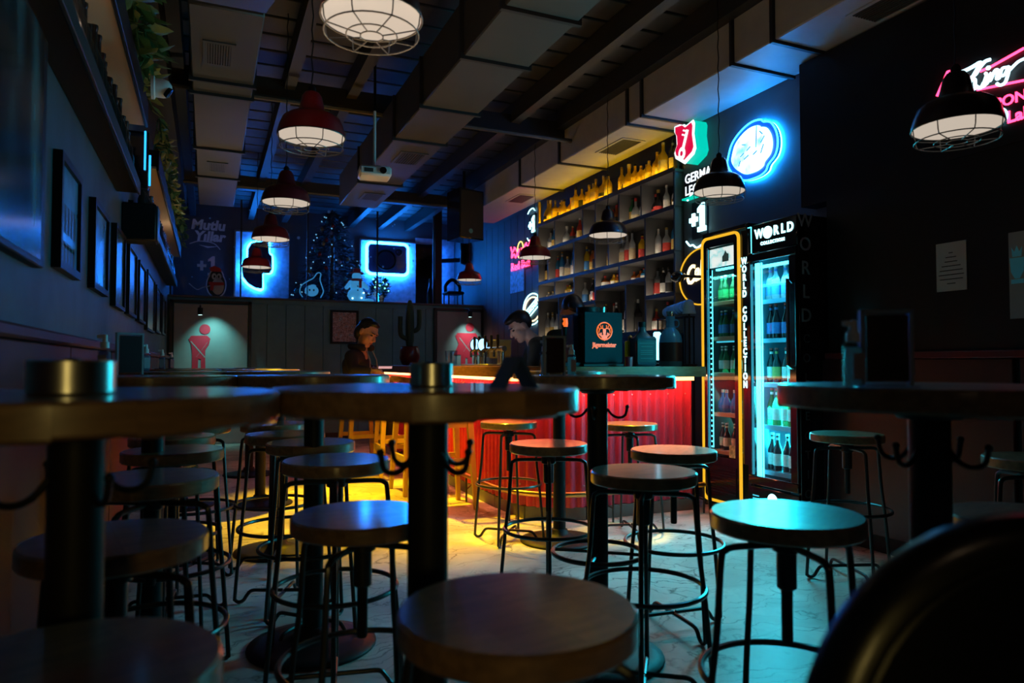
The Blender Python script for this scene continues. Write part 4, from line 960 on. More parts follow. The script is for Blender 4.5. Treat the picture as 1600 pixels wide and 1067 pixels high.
# ------------------------------------------------------------ neon script sign on the black wall
def onp(px, py): return at(px, py, X=XN-.012)
p = onp(1545, 125); t = thing('script_sign', 'white neon script word over pink lines on the black wall', 'neon sign', M=frame((XN-.001, p.y, p.z), '-X'))
def LK(px, py): q = onp(px, py); return (-(q.y-p.y), q.z-p.z)
def lk(lst): return [LK(*q) for q in lst]
obj('board', MB().box(-.22,.85,-.36,.27,0,.008), M['black'], t)
mb = MB()
for pl, r in (([(1498,116),(1512,111),(1524,105),(1534,99),(1535,101),(1530,110),(1522,124),(1516,136),(1514,141),(1520,142),(1528,138)],.014),([(1551,94),(1543,97),(1535,106),(1528,117),(1522,122),(1527,126),(1528,135),(1536,138),(1541,130)],.013),([(1541,130),(1545,118),(1543,115)],.011),([(1541,130),(1540,136),(1547,130)],.011),([(1547,130),(1552,115),(1551,127),(1558,112),(1563,111),(1561,124),(1566,122)],.011),([(1578,106),(1570,108),(1567,118),(1573,118),(1580,105),(1579,116),(1574,130),(1566,134),(1561,131)],.011),([(1580,112),(1594,98),(1606,92)],.010)):
    strokes(mb, [lk(pl)], r*.74, z=.03)
mb.ell((*LK(1548,107), .03), .012,.012,.012, 8, 6)
obj('script', mb, emis('script_white', (.5,.88,1), 2.6), t)
mb = MB()
for pl in ([(1466,151),(1483,112),(1488,111)],[(1534,112),(1552,104),(1602,76)],[(1529,141),(1602,126)],[(1490,112),(1502,112)]): mb.tube([(*LK(*q), .022) for q in pl], .007, 6)
obj('pink_line', mb, M['pinkneon'], t)
mb = MB(); q = LK(1549,164); text_mb(mb, 'SPONSOR OF', .075, q[0]-.02, q[1]-.005, .012, .006, align='LEFT', bold=.001); obj('lettering', mb, M['pinkneon'], t)
mb = MB(); q = LK(1573,179); text_mb(mb, 'LaLiga', .085, q[0], q[1]-.02, .012, .006, align='LEFT', bold=.002); obj('lettering', mb, M['pinkneon'], t)
q = LK(1564,183); mb = MB(); mb.tube([(q[0]+.03*math.cos(a*PI/8), q[1]+.035*math.sin(a*PI/8), .02) for a in range(-4, 10)], .012, 6); obj('emblem', mb, emis('emblem_white', (.4,.8,1), 2), t)
def sheet(name, lab, cat, P, m, dx=.004):      # four photo corners on the black wall
    a, b, c, d = [onp(*q) for q in P]; y0, y1 = a.y, b.y; z1, z0 = a.z, c.z
    return tag(obj(name, MB().box(XN-.001-dx, XN-.001, y0, y1, z0, z1), m), lab, cat), (y0+y1)/2, z0, z1, y0-y1
pp, yc, z0, z1, wd_ = sheet('pinned_paper', 'white paper notice with lines of text pinned to the black wall', 'paper', ((1461,382),(1508,382),(1508,452),(1461,452)), M['paper'])
mb = MB()
for i, s_ in enumerate((.1,.25,.3,.45,.55,.6,.55,.2)): mb.box(XN-.0065,XN-.0055, yc-wd_*s_*.7, yc+wd_*s_*.7, z1-.06-i*.024, z1-.055-i*.024)
obj('text_line', mb, M['ink'], pp)
pp, yc, z0, z1, wd_ = sheet('wall_poster', 'poster of a blue silver cup at the photo edge', 'poster', ((1574,364),(1632,364),(1632,495),(1574,495)), mat('poster_grey', (.25,.27,.28), .5))
mb = MB(); mb.M = frame((XN-.0055, yc+wd_*.27, z1-.16), '-X')
mb.prism([(-.035,.03),(-.03,-.04),(-.012,-.075),(.012,-.075),(.03,-.04),(.035,.03)], 0, .001); mb.prism([(-.03,-.1),(.03,-.1),(.03,-.078),(-.03,-.078)], 0, .001); mb.prism([(-.022,.035),(-.026,.085),(-.012,.06),(0,.09),(.012,.06),(.026,.085),(.022,.035)], 0, .001)
obj('cup_print', mb, mat('cup_blue', (.15,.75,1), .4), pp)
# ------------------------------------------------------------ high room behind the glass
def ob(px, py, Y=YU-.06): return at(px, py, Y=Y)
c = ob(400, 415); t = thing('figure_sign', 'halo-lit blue figure sign of two stacked rounded blocks', 'neon sign', M=frame((c.x, YU-.031, c.z), '-Y'))
def LB_(cx, cy): q = ob(280+cx/7.115, 330+cy/7.115); return (q.x-c.x, q.z-c.z)
O8 = [(765,420),(800,360),(870,345),(990,345),(995,430),(1000,480),(1028,500),(1030,650),(1000,690),(925,690),(925,862),(850,855),(770,810),(705,730),(695,640),(720,570),(762,530)]
O8 = [LB_(*q) for q in O8]
obj('plate', MB().prism(O8, .05, .07), mat('sign_dark_plate', (.03,.06,.15), .35), t)
obj('halo_tube', MB().tube([(q.x,q.y,.035) for q in smooth(scalep(O8,1.02),3,True)], .022, 8, True), M['blueneon'], t)
c = ob(605, 405); t = thing('square_sign', 'halo-lit blue square sign with rounded corners and a circle', 'neon sign', M=frame((c.x, YU-.031, c.z), '-Y'))
a, b = ob(575,381), ob(635,429); hw, hh = abs(b.x-a.x)/2, abs(b.z-a.z)/2
obj('plate', MB().prism(rrect(-hw,hw,-hh,hh,.07), .05, .07), M['black'] if 0 else mat('sign_dark_plate2', (.03,.06,.15), .35), t)
obj('halo_tube', MB().tube([(q[0],q[1],.05) for q in rrect(-hw-.02,hw+.02,-hh-.02,hh+.02,.08)], .03, 8, True), M['blueneon'], t)
obj('ring_print', MB().ring(.17,.02,(-.03,-.02,.072),32,6), M['black'], t); obj('ring_print', MB().ring(.05,.015,(.2,.13,.072),20,6), M['black'], t)
# hidden end of the room lit by a vertical blue tube
t = thing('tube_light', 'vertical blue light tube behind the dark post', 'light', (3.855, YU-.1, 2.25))
obj('tube', MB().lathe([(.02,0),(.02,1.0)], 10), emis('blue_tube', (.01,.18,1), 26), t); obj('holder', MB().box(-.03,.03,.03,.07,-.03,1.03), M['steel'], t)
# screen on an arm, rounded chair silhouette
p = at(727, 395, Y=11.6); t = thing('wall_monitor', 'dark monitor on a black arm beside the blue wall', 'monitor', (p.x, 11.6, p.z), -.7)
obj('screen', MB().bbox(-.02,.02,-.2,.2,-.22,.26,.008), M['blackgloss'], t); obj('arm', MB().box(-.5,-.02,-.03,.03,-.16,-.09), M['black'], t); obj('wall_plate', MB().box(-.52,-.5,-.06,.06,-.2,-.04), M['black'], t)
p = at(707, 463, Y=11.3); t = thing('lounge_chair', 'dark rounded chair back on the ledge by the post', 'chair', (p.x, 11.3, ZT+.031))
obj('backrest', MB().tube(smooth([(-.12,0,.25),(-.12,0,.36),(0,0,.46),(.12,0,.36),(.12,0,.25)],5), .03, 8), M['black'], t); obj('seat', MB().bbox(-.15,.15,-.2,.12,.2,.25,.02), M['black'], t)
for a in (-.12,.12):
    for b in (-.17,.09): obj('leg', MB().tube([(a,b,.2),(a,b,0)], .012, 6), M['black'], t)
# stickers on the glass screen
GY = YB+.036
def stick(name, lab, px, py, cat='sticker'):
    q = at(px, py, Y=GY); return thing(name, lab, cat, M=frame((q.x, GY+.002, q.z), '-Y')), q
t, c = stick('word_sticker', 'pale script greeting sticker on the glass', 325, 360)
mb = MB(); text_mb(mb, 'Mutlu', .19, 0, .07, 0, .003, shear=.15, bold=.008); text_mb(mb, 'Yıllar', .19, .02, -.09, 0, .003, shear=.15, bold=.008)
mb.prism([(-.12,-.21),(0,-.25),(.14,-.22),(.0,-.225)], -.001, .001)
stw = mat('sticker_white', (.55,.6,.65), .6, trans=.3)
obj('lettering', mb, stw, t)
t, c = stick('plus_one_sticker', 'pale plus-one sticker with arcs on the glass', 320, 415)
mb = MB(); mb.prism([(-.1,-.02),(-.1,.02),(-.06,.02),(-.06,.07),(-.02,.07),(-.02,.02),(.02,.02),(.02,-.02),(-.02,-.02),(-.02,-.07),(-.06,-.07),(-.06,-.02)],0,.002)
mb.prism([(.04,.09),(.1,.14),(.13,.14),(.13,-.1),(.16,-.1),(.16,-.14),(.04,-.14),(.04,-.1),(.08,-.1),(.08,.07),(.04,.06)],0,.002); obj('figure', mb, stw, t)
mb = strokes(MB(), [[(-.2,.3),(-.1,.34),(.0,.345),(.12,.32),(.2,.24)],[(-.2,-.26),(-.1,-.34),(-.02,-.31),(.08,-.28),(.14,-.24)]], .007); obj('arc', mb, stw, t)
blk, rdm = mat('sticker_black', (.015,.02,.03), .6), mat('sticker_red', (.5,.04,.04), .6, trans=.3)
t, c = stick('penguin_sticker', 'penguin sticker with red hat and scarf on the glass', 338, 443)
E = lambda cx, cy, rx, ry, n=20: [(cx+rx*math.cos(2*PI*i/n), cy+ry*math.sin(2*PI*i/n)) for i in range(n)]
obj('outline', MB().prism(E(0,-.02,.135,.19),0,.002).prism(E(0,.1,.1,.12),0,.0021), stw, t); obj('body', MB().prism(E(0,-.02,.12,.17),.0025,.004).prism(E(0,.1,.085,.1),.0025,.0041), blk, t)
obj('belly', MB().prism(E(.02,-.04,.08,.12),.0045,.006).prism(E(-.03,.1,.032,.045),.0045,.006).prism(E(.035,.1,.032,.045),.0045,.006), stw, t)
obj('eyes', MB().prism(E(-.025,.1,.012,.02),.0065,.007).prism(E(.03,.1,.012,.02),.0065,.007), blk, t)
obj('scarf', MB().prism([(-.1,.02),(.1,.02),(.1,-.02),(-.03,-.03),(-.04,-.1),(-.08,-.1),(-.08,-.02),(-.1,-.02)],.0065,.008), rdm, t)
obj('hat', MB().prism([(-.07,.17),(-.1,.22),(-.03,.25),(.05,.22),(.07,.17)],.0065,.008), rdm, t)
ltb = mat('sticker_lit', (.1,.4,.6), .6, 0, (.03,.22,.5), .7)
t, c = stick('bauble_light', 'outlined blue-lit bauble figure standing at the glass', 487, 447, 'decoration')
obj('outline', strokes(MB(), [[(-.13,-.17),(-.17,-.1),(-.15,0),(-.06,.07),(.02,.12),(.08,.2),(.13,.19),(.12,.1),(.15,0),(.17,-.08),(.13,-.17)]], .008, z=.01), ltb, t)
obj('face', MB().prism(E(0,-.07,.1,.085),.004,.008).prism(E(.02,.0,.045,.025),.008,.012), ltb, t); obj('eyes', MB().prism(E(-.03,-.06,.012,.016),.009,.013).prism(E(.03,-.06,.012,.016),.009,.013), blk, t)
q = at(557, 466, Y=11.02); t = thing('lit_snowman', 'blue-lit snowman with red hat and scarf on the ledge', 'decoration', (q.x, 11.02, ZT+.031))
lit = mat('snowman_lit', (.2,.5,.7), .7, 0, (.05,.38,.8), .55)
obj('body', MB().ell((0,0,.11),.14,.1,.12).ell((0,0,.27),.115,.09,.1).ell((0,-.01,.40),.075,.07,.07), lit, t)
for sx in (-1,1): obj('arm', MB().cap((sx*.09,0,.3),(sx*.16,-.03,.22),.04,.03), lit, t)
obj('foot', MB().ell((.17,-.03,.03),.1,.06,.03), lit, t)
obj('scarf', MB().ring(.07,.022,(0,-.01,.345),20,8).box(.02,.06,-.1,-.075,.22,.34), rdm, t)
obj('hat', MB().lathe([(.11,.45),(.11,.462),(.065,.465),(.055,.52),(.0,.525)],20,(0,-.01,0)), rdm, t)
for z in (.24,.18): obj('button', MB().ell((0,-.1,z),.012,.012,.012,8,6), blk, t)
for z, x in ((.06,.06),(.05,-.08),(.14,.09)): obj('bulb', MB().ell((x,-.1,z),.014,.014,.014,8,6), emis('bulb_white%d' % int(x*1000), (.5,.9,1), 3), t)
# christmas tree
q = at(518, 466, Y=11.7); t = thing('christmas_tree', 'tall dark christmas tree behind the glass screen', 'tree', (q.x, 11.7, ZT+.03))
TRX, HT = q.x, 1.56
obj('trunk', MB().lathe([(.05,0),(.03,HT*.8),(.01,HT)], 8), M['brownwood'], t); obj('stand', MB().lathe([(.16,0),(.14,.06),(.06,.09)], 12), M['black'], t)
mb = MB()
for i in range(2600):
    z = HT*(R.random()**1.35)*.94+.05; rr = .62*max(.01,1-z/HT)**.85+.03; a = R.uniform(0, 2*PI); f = R.uniform(.25, 1); x, y = rr*f*math.cos(a), .6*rr*f*math.sin(a); 
    d = Vector((math.cos(a)+R.uniform(-.6,.6), math.sin(a)+R.uniform(-.6,.6), R.uniform(-.5,.25))).normalized()*R.uniform(.06,.13); s = d.cross(Vector((R.uniform(-1,1),R.uniform(-1,1),1))).normalized()*.012
    P = Vector((x,y,z)); mb.add([P-s, P+s, P+d+s*.3, P+d-s*.3], [(0,1,2,3)])
tag(obj('needles', mb, M['pine'], t), kind='stuff')
mb = MB()
for i in range(46):
    z = HT*R.random()**1.2*.9+.1; rr = .62*max(.02,1-z/HT)**.85+.06; a = R.uniform(PI*.9, 2.1*PI); mb.ell((rr*math.cos(a), .6*rr*math.sin(a), z), .011,.011,.011, 6, 4)
tag(obj('fairy_lights', mb, emis('fairy_light', (.2,.6,.9), .9), None), 'string of tiny blue-white lights wound round the dark tree', 'fairy lights', kind='stuff').location = (TRX, 11.7, ZT+.03)
bal = [mat('bauble%d' % i, c_, .2, .3) for i, c_ in enumerate(((.45,.05,.04),(.05,.3,.28),(.3,.3,.35),(.4,.25,.1)))]
for i in range(22):
    z = .15+1.25*(i/22)**1.1; rr = .62*max(.02,1-z/HT)**.85+.05; a = PI*1.5+R.uniform(-1.3,1.3)
    tag(obj('bauble', MB().ell((0,0,0),.035,.035,.035,12,8).mat(0).lathe([(.01,.033),(.01,.045)],8), bal[i%4]), 'small round bauble hanging on the dark christmas tree', 'bauble', 'baubles on the christmas tree').location = (TRX+rr*math.cos(a), 11.7+.6*rr*math.sin(a), ZT+.03+z)
q = at(594, 466, Y=11.1); t = thing('small_tree', 'small potted tree with green-white lights under the square sign', 'tree', (q.x, 11.1, ZT+.031))
obj('pot', MB().lathe([(.05,0),(.07,.1),(.075,.1),(.07,.105)], 12), M['black'], t)
mb = MB()
for i in range(700):
    z = .1+.3*R.random(); rr = .13*math.sin(PI*(z-.04)/.42)+.02; a = R.uniform(0,2*PI); P = Vector((rr*math.cos(a)*R.uniform(.4,1), rr*math.sin(a)*R.uniform(.4,1), z)); d = Vector((math.cos(a),math.sin(a),R.uniform(-.3,.8))).normalized()*.05; s = d.cross(Vector((.3,.2,1))).normalized()*.012
    mb.add([P-s,P+s,P+d+s*.3,P+d-s*.3],[(0,1,2,3)])
tag(obj('needles', mb, M['pine'], t), kind='stuff')
for i in range(9):
    a = PI*1.5+R.uniform(-1.2,1.2); z = R.uniform(.15,.38); obj('bulb', MB().ell((.14*math.cos(a),.14*math.sin(a),z),.013,.013,.013,8,6), emis('green_bulb%d' % i, (.25,1,.6), 2.5), t)
q = at(672, 475, Y=11.0); t = thing('display_bottle', 'tall dark bottle on the ledge under the square sign', 'bottle', (q.x, 11.0, ZT+.031))
obj('body', MB().lathe([(.05,0),(.052,.02),(.052,.2),(.02,.3),(.018,.4)], 14), gmat('dark',(.02,.018,.018)), t); obj('cap', MB().lathe([(.021,.36),(.021,.42)], 10), M['ink'], t)
# snow dots on the glass
sn = mesh(MB().prism(E(0,0,.018,.018,10),0,.002), 'snow_dot', mat('snow_sticker', (.25,.45,.6), .6, trans=.3))
for i in range(26):
    o = obj('snow_dot', sn); o.matrix_world = frame((R.uniform(XL+.2,3.1), GY+.002, R.uniform(2.2,3.45)), '-Y') @ Matrix.Scale(R.choice((.5,.7,1,1.3)), 4)
    tag(o, 'small round snow sticker on the high glass screen', 'sticker', 'snow dots on the glass screen')
# ------------------------------------------------------------ picture wall: long shelf, bottles, planter, pictures
def bshelf(lab, y0, y1):
    t = thing('bottle_shelf', lab, 'shelf', (XL, y0, 2.2))
    obj('board', MB().bbox(0,.115,0,y1-y0,-.03,0,.004), M['black'], t); obj('fascia', MB().bbox(.116,.13,0,y1-y0,-.04,.035,.003), M['joist'], t)
    return t
bshelf('long black bottle shelf high on the picture wall, part nearer the camera', .3, 4.82)
bshelf('long black bottle shelf high on the picture wall, part beyond the gap', 5.6, 10.4)
def planter(lab, y0, y1):
    t = thing('planter_shelf', lab, 'planter', (XL, y0, 2.58))
    obj('underside_board', MB().bbox(0,.155,0,y1-y0,-.02,.0,.003), mat('pale_board%d' % int(y0), (.42,.33,.25), .55), t)
    obj('front_panel', MB().bbox(.156,.172,0,y1-y0,-.03,.12,.003), M['black'], t); obj('end_panel', MB().box(0,.155,y1-y0-.012,y1-y0,.001,.12), M['black'], t); obj('end_panel', MB().box(0,.155,0,.012,.001,.12), M['black'], t)
    obj('soil', MB().box(.001,.155,.013,y1-y0-.013,.06,.09), M['joist'], t)
    return t
planter('planter trough with pale underside over the nearer bottle shelf', .3, 4.72); planter('planter trough with pale underside over the farther bottle shelf', 5.75, 10.4)
wb_ = [mesh(MB().lathe([(.036,0),(.038,.01),(.038,.15),(.014,.21),(.0135,.28),(.016,.285),(.016,.30)], 10), 'bottle', gmat('dark',(.02,.018,.018))),
       mesh(MB().lathe([(.03,0),(.032,.01),(.032,.13),(.013,.19),(.012,.24),(.014,.245),(.014,.26)], 10), 'bottle', gmat('dark',(.02,.018,.018)))]
for k in range(26):
    y = 2.3+k*.095 if k < 26 else 0
    o = obj('bottle', wb_[k % 3 == 0]); o.location = (XL+.075+R.uniform(-.008,.008), y, 2.2); tag(o, 'dark bottle in the long row on the nearer high shelf', 'bottle', 'dark bottles on the nearer high shelf')
for k in range(34):
    o = obj('bottle', wb_[k % 4 == 0]); o.location = (XL+.075+R.uniform(-.008,.008), 5.75+k*.135, 2.2); tag(o, 'dark bottle in the long row on the farther high shelf', 'bottle', 'dark bottles on the farther high shelf')
# foliage: each plant is a thing with stem and leaves
def plant(lab, x, y, z, n, L, m, spread, grp):
    t = thing('trailing_plant', lab, 'plant', (x,y,z), group=grp); st = MB(); sets = []
    for s in range(n):
        a = R.uniform(-.9,.9); out = Vector((math.cos(a), math.sin(a)*1.2, 0)); h = R.uniform(.08,.34)*spread; q = R.uniform(.5,1)
        pts = smooth([(0,R.uniform(-.1,.1),0),(out.x*.06,out.y*.08,h),(out.x*.10*q,out.y*.2,h*.95),(out.x*.14*q,out.y*.3,h*.55-R.uniform(-.05,.12)*spread)], 4)
        st.tube(pts, .0035, 5)
        for i in range(2, len(pts), 2):
            d = (Vector((R.uniform(-.3,1), R.uniform(-1,1), R.uniform(-.9,.35)))).normalized()*L*R.uniform(.7,1.2); w = d.cross(Vector((R.uniform(-.4,.4),R.uniform(-.4,.4),1))).normalized()*d.length*.28; P = pts[i]; up = d.cross(w).normalized()*d.length*.06
            sets.append(MB().add([P, P+d*.3+w-up, P+d*.7+w*.7, P+d, P+d*.7-w*.7, P+d*.3-w-up, P+d*.3+up, P+d*.7+up], [(0,1,6),(0,6,5),(1,2,7,6),(6,7,4,5),(2,3,7),(7,3,4)]))
    obj('stem', st, M['leaf'], t)
    for mb in sets: obj('leaf', mb, m[R.randrange(len(m))], t)
    return t
G = 'plants in the high planters'
for k, y in enumerate((2.2,2.55,2.9,3.25,3.6,3.95,4.3)):
    plant('broad-leaved green plant, %s along the nearer planter' % ORD[k], XL+.11, y, 2.67, 5, .15, [M['leaf']], 1.1, G)
plant('loose yellowish plant at the end of the nearer planter', XL+.1, 4.62, 2.67, 5, .11, [M['leaf2']], .9, G)
for k, y in enumerate((5.95,6.5,7.1,7.7,8.3,8.9,9.5,10.1)):
    plant('small-leaved yellow-green plant, %s along the farther planter' % ORD[k], XL+.11, y, 2.67, 8, .09, [M['leaf2'],M['leaf']], 1.0, G)
# glossy end panel with its blue reflections built as glowing tubes, small speaker, dome camera
t = thing('streaked_panel', 'glossy black upright panel with blue light streaks at the shelf end', 'light', (XL, 4.84, 2.2))
obj('panel', MB().bbox(0.02,.17,0,.03,.002,.36,.004), M['blackgloss'], t)
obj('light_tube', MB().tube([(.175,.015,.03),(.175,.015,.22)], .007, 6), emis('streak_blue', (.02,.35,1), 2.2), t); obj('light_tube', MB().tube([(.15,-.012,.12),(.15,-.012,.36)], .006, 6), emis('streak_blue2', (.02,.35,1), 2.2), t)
t = thing('wall_speaker', 'small black speaker box on the picture wall in the shelf gap', 'speaker', (XL, 5.2, 1.93))
obj('cabinet', MB().bbox(0,.2,-.1,.1,0,.24,.008), M['black'], t); obj('grille', MB().bbox(.201,.21,-.09,.09,.01,.23,.003), mat('speaker_grille', (.05,.09,.14), .4), t); obj('bracket', MB().box(.03,.06,-.02,.02,.241,.27), M['black'], t)
p = at(236, 136, X=-.30); t = thing('dome_camera', 'white dome security camera above the planter', 'camera', (p.x+.002, p.y, p.z))
mb = MB(); mb.M = Matrix.Rotation(PI/2, 4, 'Y'); mb.lathe([(.062,0),(.062,.015),(.05,.02),(.05,.06),(.042,.085),(.02,.1),(0,.104)], 20); obj('housing', mb, M['white'], t)
mb = MB(); mb.M = Matrix.Translation((.075,-.02,-.02)) @ Matrix.Rotation(2.2, 4, 'Y'); obj('lens', mb.lathe([(.028,0),(.03,.02),(.0,.024)], 16), M['blackgloss'], t)
def picture(lab, P, X, m, fw=.03, bar=None):
    q = [at(px, py, X=X) for px, py in P]; y0, y1, z0, z1 = q[0].y, q[1].y, q[2].z, q[3].z
    t = thing('framed_picture', lab, 'picture', (XL+.001, y0, z0), group='framed pictures on the picture wall'); w, h = y1-y0, z1-z0; d = X-XL
    obj('frame', ringprism([(0,0),(w,0),(w,h),(0,h)], [(fw,fw),(w-fw,fw),(w-fw,h-fw),(fw,h-fw)], 0, d), M['black'], t)
    obj('print', MB().box(.001, d*.55, fw, w-fw, fw, h-fw), m, t)
    return t, w, h, d
blu = lambda n, a, b: blotch(n, [a, b, tuple(.6*c for c in b)], 3, .25)
XP = XL+.03
# near, far, bottom (at far edge), top (at far edge)
PX = [((103,0),(135,0),(133,443),(133,285)), ((156,0),(178,0),(175,468),(175,345)), ((189,0),(204,0),(202,491),(202,378)), ((210,0),(222,0),(220,502),(220,405)),
      ((226,0),(236,0),(233,511),(233,427)), ((239,0),(250,0),(248,525),(248,446)), ((253,0),(260,0),(257,526),(257,462)), ((262,0),(267,0),(264,528),(264,475))]
PL = ['framed blue poster with dark block lettering shapes, first after the big picture','framed pale blue print, second in the picture row','framed dark print, third in the picture row','narrow-looking framed dark print, fourth in the row','narrow-looking framed dark print, fifth in the row','framed print reflecting teal light, sixth in the row','framed dark print, seventh in the row','framed dark print, last in the row by the door']
PC = [((.10,.16,.24),(.16,.28,.42)),((.2,.32,.5),(.12,.2,.34)),((.06,.07,.08),(.10,.12,.14)),((.05,.06,.07),(.11,.11,.12)),((.05,.05,.06),(.12,.1,.1)),((.14,.2,.2),(.2,.28,.28)),((.04,.04,.05),(.08,.08,.08)),((.04,.04,.05),(.08,.08,.08))]  # sixth pair has reflected teal light painted into the print
for i, P in enumerate(PX):
    t, w, h, d = picture(PL[i], P, XP, blu('picture_print%d' % i, *PC[i]), .03 if i < 2 else .022)
    if i == 0:
        for k in range(2):
            for j in range(5): obj('block', MB().box(d*.55, d*.56, .06+j*(w-.12)/5, .06+(j+.75)*(w-.12)/5, h-.28-k*.14, h-.17-k*.14), M['ink'], t)
        obj('band', MB().box(d*.55, d*.56, .05, w-.08, h*.22, h*.25), M['paper'], t)
q0, q1, q2, q3 = at(-120, 300, X=XP), at(70, 300, X=XP), at(68, 420, X=XP), at(40, 120, X=XP)
t = thing('wall_picture', 'large unframed dark print with pale streaks at the photo edge', 'picture', (XL+.001, q0.y, q2.z)); w, h = q1.y-q0.y, 1.02
obj('panel', MB().bbox(0,.03,0,w,0,h,.004), M['black'], t)
obj('print', MB().box(.0301,.032,.02,w-.06,.02,h-.02), blotch('streaks', [(.01,.012,.015),(.03,.05,.06),(.14,.22,.25)], 2.2, .15, 0, (1,2.5,.7)), t)
# picture by the man, on the partition
c = at(538, 511, Y=YB-.01); a, b = at(517,485,Y=YB-.01), at(560,538,Y=YB-.01)
t = thing('collage_picture', 'framed square collage of many small pink and grey scraps', 'picture', (c.x, YB-.001, c.z)); hw, hh = (b.x-a.x)/2, (a.z-b.z)/2
obj('frame', MB().box(-hw,hw,-.04,-.0,hh-.03,hh).box(-hw,hw,-.04,0,-hh,-hh+.03).box(-hw,-hw+.03,-.04,0,-hh+.03,hh-.03).box(hw-.03,hw,-.04,0,-hh+.03,hh-.03), M['black'], t)
obj('print', MB().box(-hw+.031,hw-.031,-.02,0,-hh+.031,hh-.031), blotch('collage', [(.04,.03,.05),(.75,.5,.42),(.12,.08,.10),(.85,.62,.58),(.10,.15,.22),(.7,.75,.8)], 26, .4), t)
# ------------------------------------------------------------ hanging things
p = at(585, 271, D=5.6); t = thing('projector', 'white ceiling projector hanging from a thin pole', 'projector', (p.x, p.y, p.z), -.1)
obj('body', MB().bbox(-.125,.125,-.10,.10,-.04,.04,.015), M['white'], t); obj('lens', MB().tube([(.055,-.098,.0),(.055,-.12,0)], .027, 16), M['blackgloss'], t); obj('vent', MB().box(-.09,-.02,-.103,-.1,-.015,.015), M['ink'], t)
obj('pole', MB().lathe([(.012,.05),(.012,.50)], 10), M['white'], t); obj('upper_rod', MB().lathe([(.010,.501),(.010,ZC-p.z-.05)], 10), M['black'], t); obj('mount', MB().box(-.05,.05,-.04,.04,.04,.055), M['joist'], t); obj('ceiling_plate', MB().lathe([(.06,ZC-p.z-.05),(.06,ZC-p.z-.03)], 14), M['joist'], t)
p = at(725, 338, D=9.2); t = thing('hanging_speaker', 'large black loudspeaker hanging from the ceiling by the blue wall', 'speaker', (p.x, p.y, p.z), .28)
obj('cabinet', MB().prism([(-.19,-.17),(.19,-.17),(.15,.17),(-.15,.17)], -.32, .32), M['vinyl'], t); obj('grille', MB().bbox(-.175,.175,-.182,-.171,-.30,.30,.003), M['joist'], t)
mb = MB(); mb.M = Matrix.Translation((-.02,-.183,-.22)) @ Matrix.Rotation(PI/2, 4, 'X'); obj('badge', mb.lathe([(.03,-.004),(.03,.002)], 16), mat('badge_teal', (.1,.4,.42), .3), t)
obj('yoke', MB().tube([(0,0,.32),(0,0,ZC-p.z-.05)], .02, 8).box(-.2,.2,-.02,.02,.32,.335), M['black'], t)
# ------------------------------------------------------------ things on the tables
def spray(p, lab, s=1.0, col=(.35,.5,.55)):
    t = thing('spray_bottle', lab, 'bottle', p, R.uniform(-.5,.5)); 
    obj('bottle_body', MB().bbox(-.024*s,.024*s,-.016*s,.016*s,0,.112*s,.007*s), M['acrylic'], t); obj('liquid', MB().bbox(-.021*s,.021*s,-.013*s,.013*s,.004*s,.10*s,.006*s), mat('liquid', col, .2, trans=.4), t)
    obj('label_strip', MB().box(-.018*s,.018*s,-.0172*s,-.0165*s,.02*s,.085*s), mat('label_pale', (.35,.3,.34), .5), t)
    obj('pump', MB().lathe([(.016*s,.113*s),(.016*s,.135*s),(.010*s,.14*s),(.009*s,.165*s),(.0,.168*s)], 12).box(-.03*s,0,-.006*s,.006*s,.152*s,.164*s), M['white'], t)
    return t
def menu(p, rz, lab, w=.115, h=.17, m=None):
    t = thing('menu_stand', lab, 'menu', p, rz)
    obj('holder', MB().bbox(-w/2,w/2,-.006,.006,.004,h,.002).bbox(-w/2,w/2,-.035,.035,0,.004,.001), M['acrylic'], t)
    fo = MB().box(-w/2-.001,-w/2+.006,-.007,.007,.004,h+.001).box(w/2-.006,w/2+.001,-.007,.007,.004,h+.001).box(-w/2,w/2,-.007,.007,h-.006,h+.001)
    obj('edge', fo, mat('acrylic_edge', (.25,.32,.38), .25), t)
    obj('menu_card', MB().box(-w/2+.008,w/2-.008,-.0085,-.0072,.012,h-.01), m or mat('menu_dark', (.03,.015,.02), .3), t)
    return t
def tin(p, r, lab, h=.055):
    t = thing('steel_tin', lab, 'tin', p); obj('body', MB().lathe([(r-.003,0),(r,.003),(r,h-.002),(r-.002,h),(r-.004,h-.002),(r-.004,.006),(0,.005)], 32), M['steel'], t)
    obj('lid', MB().lathe([(r*.8,h-.012),(r*.8,h-.006),(.01,h-.004),(.01,h+.002),(0,h+.003)], 24), M['iron'], t); return t
ZB = TT+.0005
p = at(137, 607, Z=TT); tin((-.185, 1.22, ZB), .058, 'shiny steel tin on the closest table by the picture wall', .05)
p = at(674, 610, Z=TT); tin((.405, 1.34, ZB), .042, 'small steel tin on the tent-card table in front of its column', .046)
